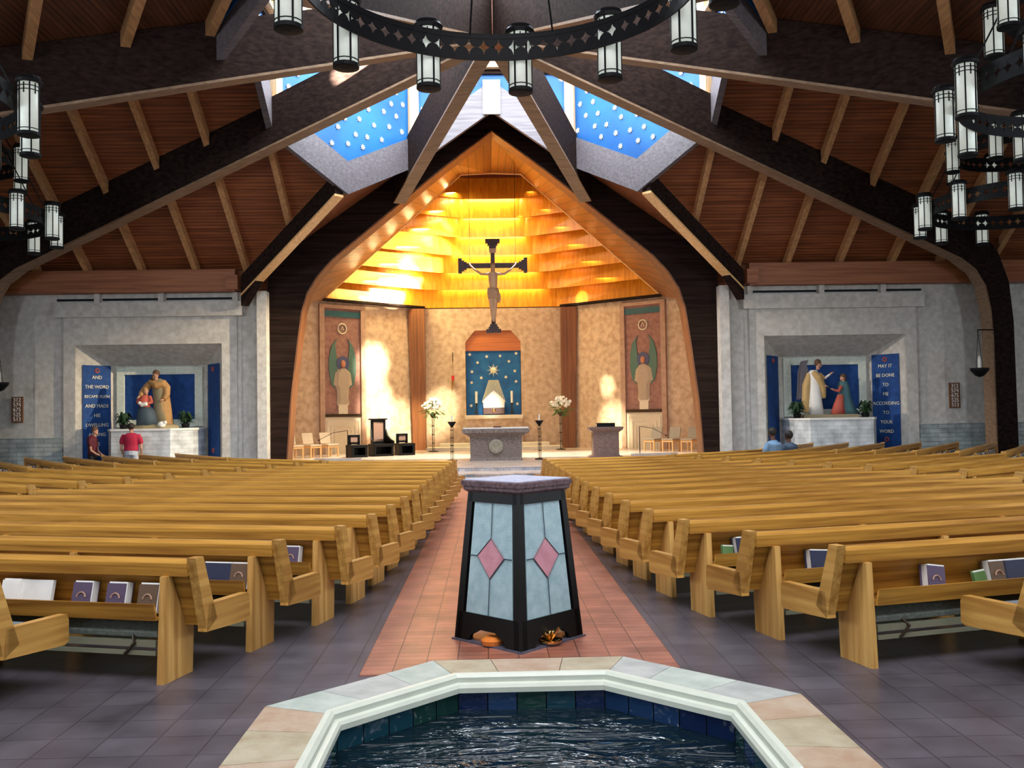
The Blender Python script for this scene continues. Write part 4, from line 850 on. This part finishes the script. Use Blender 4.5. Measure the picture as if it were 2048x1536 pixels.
for e in (-1,1):
    co.tube([(e*.12,-.14,2.10),(e*.42,-.12,2.10),(e*.66,-.10,2.28),(e*.80,-.09,2.42)],[.062,.05,.038,.028])
    co.ball((e*.83,-.09,2.46),(.04,.025,.055)); 
    for q in range(4): co.tube([(e*(.81+.015*q),-.09,2.48),(e*(.80+.025*q),-.10,2.56-.006*q)],.009,5)
    co.tube([(e*.09,-.14,1.42),(e*.07,-.20,.98),(e*.045,-.13,.60),(e*.03,-.15,.48)],[.095,.075,.05,.04]); co.tube([(e*.03,-.14,.5),(e*.02,-.2,.38)],[.04,.025])
skinned('carved_figure',co,CORP,t,.022,3)
lc=MB().loft([[(r_*cos(a*PI/6)*1.15,-.14+r_*sin(a*PI/6)*.8+.01*sin(a*4),z+.03*sin(a*2.3)) for a in range(12)] for r_,z in ((.16,1.60),(.185,1.5),(.19,1.36),(.17,1.22))],mi=0).ball((.20,-.16,1.25),(.07,.06,.20)); obj('loincloth',lc,plain('carved_cloth',(.42,.25,.14),.7),t,True)
obj('hair',MB().ball((0,-.11,2.40),(.098,.10,.11)),plain('carved_hair',(.30,.17,.09),.7),t,True)
obj('suspension_wire',MB().tube([(-.82,0,2.5),(-.82,.0,6.3)],.008,4).tube([(.82,0,2.5),(.82,0,6.3)],.008,4),BRONZE,t)
# ================================================================== FIGURES
def robe(mb,c,prof,n=14,fold=.0):
    mb.loft([[(c[0]+ox+(rx*(1+fold*sin(5*2*PI*k/n)))*cos(2*PI*k/n),c[1]+oy+ry*(1+fold*sin(5*2*PI*k/n+1))*sin(2*PI*k/n),c[2]+z) for k in range(n)] for z,rx,ry,ox,oy in prof]); return mb
def head(t,c,face,skin,hair,hs=.105,yaw=0,long=False,veil=None):
    """c: head centre; face: unit direction the face looks"""
    f=Vector(face).normalized(); sd=Vector((-f.y,f.x,0)).normalized(); C_=Vector(c)
    h=MB().ball(c,(hs*.82,hs*.86,hs*1.12),14,10); h.tube([C_+Vector((0,0,-hs*.6))-f*.01,C_+Vector((0,0,-hs*1.75))-f*.015],[hs*.5,hs*.55],8)
    h.ball(C_+f*hs*.9+Vector((0,0,-hs*.12)),(hs*.14,hs*.14,hs*.22),6,5); h.ball(C_+f*hs*.62+Vector((0,0,-hs*.62)),(hs*.4,hs*.4,hs*.32),8,6)
    for e in (-1,1): h.ball(C_+sd*e*hs*.82+Vector((0,0,-.05*hs)),(hs*.1,hs*.16,hs*.24),6,5)
    o=skinned('head',h,skin,t,.011,2)
    ey=MB()
    for e in (-1,1): ey.ball(C_+f*hs*.80+sd*e*hs*.32+Vector((0,0,hs*.10)),(hs*.09,)*3,6,4)
    obj('eyes',ey,BLKC,o); obj('mouth',MB().ball(C_+f*hs*.90-Vector((0,0,hs*.48)),(hs*.16,hs*.16,hs*.05),6,4),ROSE,o)
    hr=MB().ball(C_-f*hs*.16+Vector((0,0,hs*.22)),(hs*.96,hs*.98,hs*1.05),12,8)
    if long: hr.ball(C_-f*hs*.5-Vector((0,0,hs*.8)),(hs*.8,hs*.6,hs*1.1),10,7)
    obj('hair',hr,veil or hair,t,True)
def hand(mb,c,d,s=1.0,curl=.3):
    c=Vector(c); d=Vector(d).normalized(); a=d.cross(Vector((0,0,1))); a=a.normalized() if a.length>.1 else Vector((1,0,0)); b=a.cross(d)
    mb.tube([c,c+d*.045*s,c+d*.085*s],[.026*s,.034*s,.030*s],8)
    for i in range(4):
        o_=a*(.024-.016*i)*s; L_=(.06,.072,.068,.052)[i]*s; p=c+d*.08*s+o_
        mb.tube([p,p+d*L_*.5-b*curl*.01,p+d*L_-b*curl*.035*s],[.0095*s,.009*s,.007*s],6)
    p=c+d*.03*s+a*.03*s; mb.tube([p,p+d*.03*s+a*.022*s,p+d*.06*s+a*.026*s],[.011*s,.01*s,.008*s],6)
# man in the red polo, seen from behind, looking at the left statues
t=thing('person','person in a red polo shirt and pale trousers, standing with back turned','person',(-10.45,26.75,0)); t.scale=(.95,.95,.95)
sh=MB().tube([(0,0,.98),(0,.01,1.15),(0,0,1.35),(0,0,1.47),(0,.0,1.53)],[.185,.175,.20,.19,.09],14)
sh.v=[(x*1.22,y*.82,z) for x,y,z in sh.v]
for e in (-1,1): sh.tube([(e*.19,0,1.46),(e*.27,0,1.33),(e*.29,.02,1.20)],[.085,.078,.072],10)
skinned('polo_shirt',sh,REDS,t,.02,4)
tr=MB().tube([(0,0,1.02),(0,0,.86)],[.17,.19],12); tr.v=[(x*1.15,y*.85,z) for x,y,z in tr.v]
for e in (-1,1): tr.tube([(e*.1,0,.9),(e*.115,.01,.5),(e*.12,-.01,.09)],[.115,.085,.065],10)
skinned('trousers',tr,JEANS,t,.02,4)
bd=MB()
for e in (-1,1):
    bd.tube([(e*.285,.01,1.25),(e*.30,.0,1.06),(e*.27,.10,.90)],[.048,.042,.03],8); hand(bd,(e*.27,.10,.90),(-e*.1,.3,-1))
skinned('forearms',bd,SKIN,t,.009,1)
obj('shoes',MB().ball((-.12,.05,.05),(.055,.14,.05)).ball((.12,.05,.05),(.055,.14,.05)),BLKC,t,True)
head(t,(0,.02,1.70),(.1,1,-.15),SKIN,HAIR)
# boy in maroon, facing right, looking down
t=thing('person','young person in a dark maroon shirt standing in profile before the lettered banner','person',(-11.6,26.9,0))
sh=MB().tube([(0,0,.85),(0,0,1.05),(-.01,0,1.24),(-.01,0,1.34),(.01,0,1.40)],[.14,.135,.155,.14,.07],12); sh.v=[(x*.95,y*1.25,z) for x,y,z in sh.v]
for e in (-1,1): sh.tube([(0,e*.16,1.32),(.0,e*.21,1.2),(.03,e*.21,1.08)],[.062,.058,.052],8)
skinned('shirt',sh,MAR,t,.02,4)
tr=MB().tube([(0,0,.88),(0,0,.75)],[.14,.145],12)
for e in (-1,1): tr.tube([(0,e*.08,.8),(0,e*.085,.42),(-.02,e*.085,.07)],[.09,.07,.05],10)
skinned('trousers',tr,BLKC,t,.02,4)
bd=MB()
for e in (-1,1):
    bd.tube([(.02,e*.215,1.12),(.04,e*.21,.97),(.17,e*.14,.86)],[.036,.032,.025],8); hand(bd,(.17,e*.14,.86),(1,-e*.3,-.5),.85)
skinned('forearms',bd,SKIN,t,.009,1); obj('shoes',MB().ball((.03,-.085,.045),(.12,.045,.045)).ball((.03,.085,.045),(.12,.045,.045)),BLKC,t,True)
head(t,(.07,0,1.53),(1,-.2,-.45),SKIN,HAIRB,.10)
# seated couple on the right
def seated(_,u,v,shirt,label,k=1.0):
    pw=PEWS[(1,201)]; Mw=Matrix.Translation(pw.location)@Matrix.Rotation(pw.rotation_euler[2],4,'Z')
    uu=min([i*.02 for i in range(150)],key=lambda g:abs((Mw@Vector((g,.35,0))).x+.194-.3309*(Mw@Vector((g,.35,0))).y)); q=Mw@Vector((uu+u,v,0))
    t=thing('person',label,'person',q,pw.rotation_euler[2])
    sh=MB().tube([(0,0,.52),(0,-.02,.75),(0,-.03,1.0*k),(0,-.02,1.10*k)],[.17,.165,.19,.08],12); sh.v=[(a*1.2,b,c) for a,b,c in sh.v]
    for e in (-1,1): sh.tube([(e*.19,-.02,1.03*k),(e*.27,0,.88*k),(e*.28,.06,.78)],[.075,.065,.055],8)
    skinned('shirt',sh,shirt,t,.02,4)
    tr=MB()
    for e in (-1,1): tr.tube([(e*.1,0,.53),(e*.11,.42,.52),(e*.11,.45,.1)],[.1,.08,.055],10)
    skinned('trousers',tr,NAVY,t,.02,3); bd=MB()
    for e in (-1,1): bd.tube([(e*.28,.06,.80),(e*.24,.25,.70)],[.042,.03],8); hand(bd,(e*.24,.25,.70),(-e*.3,1,-.2))
    skinned('forearms',bd,plain('brown_skin_%d'%int(k*100),(.14,.06,.035),.6),t,.009,1); obj('shoes',MB().ball((-.11,.5,.05),(.05,.13,.05)).ball((.11,.5,.05),(.05,.13,.05)),BLKC,t,True)
    head(t,(0,0,1.28*k),(.2,1,0),plain('brown_skin',(.14,.06,.035),.6),HAIR)
seated(0,0,.35,BLUS,'person in a light blue shirt seated in the pews by the right statues')
seated(0,.64,.35,plain('slate_shirt',(.05,.08,.13),.8),'smaller person with dark hair beside the one in light blue',.93)
# statue groups
ZS=1.56
t=thing('statue_group','painted statue of a standing bearded man in ochre over a seated woman and infant','statue',(-10.25,28.1,ZS))
obj('rock_base',MB().loft([[(x*r_,y*r_,z) for x,y in ((-.75,-.3),(-.2,-.45),(.4,-.4),(.75,-.1),(.6,.35),(-.5,.35))] for z,r_ in ((0,1),(.08,.95),(.12,.8))]),plain('statue_ground',(.30,.24,.13),.8),t)
m=robe(MB(),(.12,.05,.08),[(0,.26,.22,.05,0),(.5,.22,.18,.03,0),(.9,.20,.17,.0,0),(1.2,.22,.16,-.02,0),(1.36,.18,.12,-.03,0),(1.42,.06,.06,-.03,0)],fold=.05); obj('tunic',m,OLIVE,t,True)
m=MB().tube([(-.10,.06,1.42),(-.22,.04,1.28),(-.36,-.05,1.08),(-.38,-.18,.98)],[.09,.12,.10,.06],10).tube([(.2,.06,1.42),(.34,.02,1.22),(.36,-.04,1.0),(.30,-.12,.86)],[.09,.12,.10,.06],10); m.hexa([(.28,-.14,.12),(.50,.0,.1),(.50,.2,.1),(.28,.2,.1)],[(.10,-.12,1.38),(.34,.0,1.36),(.34,.16,1.36),(.05,.16,1.42)]); m.tube([(-.16,.0,1.42),(.08,-.1,1.28),(.3,-.06,1.34)],[.09,.12,.10],8)
skinned('mantle',m,OCHRE,t,.022,5)
m=MB(); hand(m,(-.38,-.18,.98),(-.5,-.4,-.5)); hand(m,(.30,-.12,.86),(-.6,-.5,-.2)); skinned('hands',m,SKIN,t,.009,1)
head(t,(.03,-.02,1.62),(-.5,-.8,-.4),SKIN,HAIRB,.11); obj('beard',MB().ball((-.02,-.10,1.52),(.06,.06,.09)),HAIRB,t,True)
m=robe(MB(),(-.22,-.12,.08),[(0,.34,.26,.04,-.02),(.25,.30,.26,.02,-.03),(.45,.25,.25,0,-.02),(.56,.17,.17,-.02,0)],fold=.08); obj('skirt',m,plain('slate_blue_robe',(.045,.07,.095),.7),t,True)
m=MB().tube([(-.28,-.06,.6),(-.30,-.06,.85),(-.27,-.06,1.02)],[.16,.17,.08],10).tube([(-.40,-.06,.96),(-.46,-.14,.78),(-.28,-.28,.70)],[.07,.065,.05],8).tube([(-.15,-.06,.96),(-.06,-.14,.78),(-.18,-.28,.72)],[.07,.065,.05],8); skinned('bodice',m,ROSE,t,.02,4)
m=MB(); hand(m,(-.28,-.28,.70),(1,-.1,.1)); hand(m,(-.18,-.28,.72),(-1,-.1,.1)); skinned('lower_hands',m,SKIN,t,.009,1)
head(t,(-.24,-.10,1.12),(.5,-.8,-.5),SKIN,HAIRB,.095,veil=OCHRE,long=True)
m=MB().tube([(-.30,-.32,.70),(-.12,-.34,.74)],[.07,.06],8).ball((-.34,-.33,.76),.055); skinned('infant',m,WHITE,t,.014,3)
lamb=thing('lamb_figure','small white lamb figure lying at the foot of the left statue','statue',(-9.92,27.72,ZS+.03)); obj('body',MB().ball((0,0,.09),(.13,.09,.09)).ball((.11,-.03,.14),(.055,.05,.055)).tube([(-.06,-.06,.05),(.08,-.1,.03)],.022),WHITE,lamb,True)
t=thing('statue_group','painted statue of a winged angel in white greeting a kneeling woman in teal','statue',(10.1,28.1,ZS))
obj('rock_base',MB().loft([[(x*r_,y*r_,z) for x,y in ((-.8,-.35),(.9,-.35),(.95,.3),(-.8,.3))] for z,r_ in ((0,1),(.07,1),(.1,.96))]),plain('statue_ground2',(.28,.22,.13),.8),t)
m=robe(MB(),(-.30,0,.08),[(0,.25,.2,0,0),(.5,.20,.17,-.01,0),(.95,.16,.14,-.03,0),(1.25,.19,.14,-.05,0),(1.38,.10,.1,-.04,0)],fold=.06); obj('white_robe',m,WHITE,t,True)
m=MB().tube([(-.46,.0,1.36),(-.56,.04,1.0),(-.60,.06,.5),(-.56,.06,.15)],[.10,.13,.12,.09],10).tube([(-.40,-.05,1.40),(-.24,-.12,1.22),(-.10,-.06,.95),(-.06,0,.6)],[.10,.12,.11,.08],10).tube([(-.2,0,1.33),(-.02,-.06,1.20)],[.09,.06],8); skinned('mantle',m,plain('gold_mantle',(.50,.33,.13),.7),t,.022,5)
m=MB().tube([(-.04,-.06,1.20),(.13,-.08,1.32)],[.045,.03],8); skinned('sleeve',m,WHITE,t,.015,2)
m=MB(); hand(m,(.13,-.08,1.32),(.8,0,.6)); hand(m,(-.08,-.14,.98),(1,-.3,-.3)); skinned('hands',m,SKIN,t,.009,1)
for e in (0,1):
    m=MB()
    P0=[(-.42,1.32),(-.52,1.62),(-.46,1.78),(-.62,1.74),(-.72,1.4),(-.74,1.0),(-.78,.55),(-.70,.62),(-.62,.9),(-.55,1.1)]
    P0=[(x-.05*e,z) for x,z in P0]; m.hexa([(x,.10+.08*e,z) for x,z in P0],[(x,.13+.08*e,z) for x,z in P0]); obj('wing',m,plain('wing_grey%d'%e,(.12,.11,.13),.8),t)
head(t,(-.20,-.02,1.66),(1,-.35,-.2),SKIN,HAIRB,.11)
m=robe(MB(),(.62,.05,.08),[(0,.42,.26,.08,0),(.2,.30,.22,.02,0),(.5,.2,.18,0,0),(.8,.19,.16,-.02,0),(1.0,.15,.12,-.04,0),(1.06,.05,.05,-.04,0)],fold=.07); obj('teal_cloak',m,TEALR,t,True)
m=robe(MB(),(.36,-.08,.08),[(0,.24,.16,0,0),(.3,.16,.13,.02,0),(.62,.09,.09,.08,0)],fold=.06); obj('rose_gown',m,ROSE,t,True)
m=MB().tube([(.48,-.06,.95),(.36,-.16,.80),(.22,-.14,.84)],[.06,.05,.035],8); skinned('arm',m,ROSE,t,.015,2)
m=MB(); hand(m,(.22,-.14,.84),(-.8,-.1,.4)); skinned('kneeling_hands',m,SKIN,t,.009,1)
head(t,(.55,.0,1.22),(-1,-.4,0),SKIN,HAIRB,.10,long=True)
def fern(x,y,label,seed,rad=.32):
    rnd=random.Random(seed); t=thing('leafy_plant',label,'plant',(x,y,ZS)); g=MB()
    for i in range(60):
        a=rnd.uniform(0,2*PI); L_=rad*rnd.uniform(.6,1.15); h=rnd.uniform(.1,.42); p=[Vector((0,0,.1)),Vector((cos(a)*L_*.5,sin(a)*L_*.5,.1+h)),Vector((cos(a)*L_,sin(a)*L_,.04+h*.6))]
        u=Vector((-sin(a),cos(a),0))*.035
        g.add([p[0]-u*.4,p[0]+u*.4,p[1]+u,p[1]-u,p[2]],[(0,1,2,3),(3,2,4)])
    obj('foliage',g,GREEN,t); obj('pot',MB().lathe([(.02,0),(.1,0),(.13,.14),(.02,.14)],n=12),BLACK,t)
fern(-11.05,27.75,'dark leafy plant left of the man and woman statue',1); fern(-9.38,28.2,'dark leafy plant right of the man and woman statue',2)
fern(9.1,27.75,'dark leafy plant at the angel side of the right statue',3,.36); fern(11.2,27.8,'dark leafy plant behind the kneeling woman statue',4,.3)
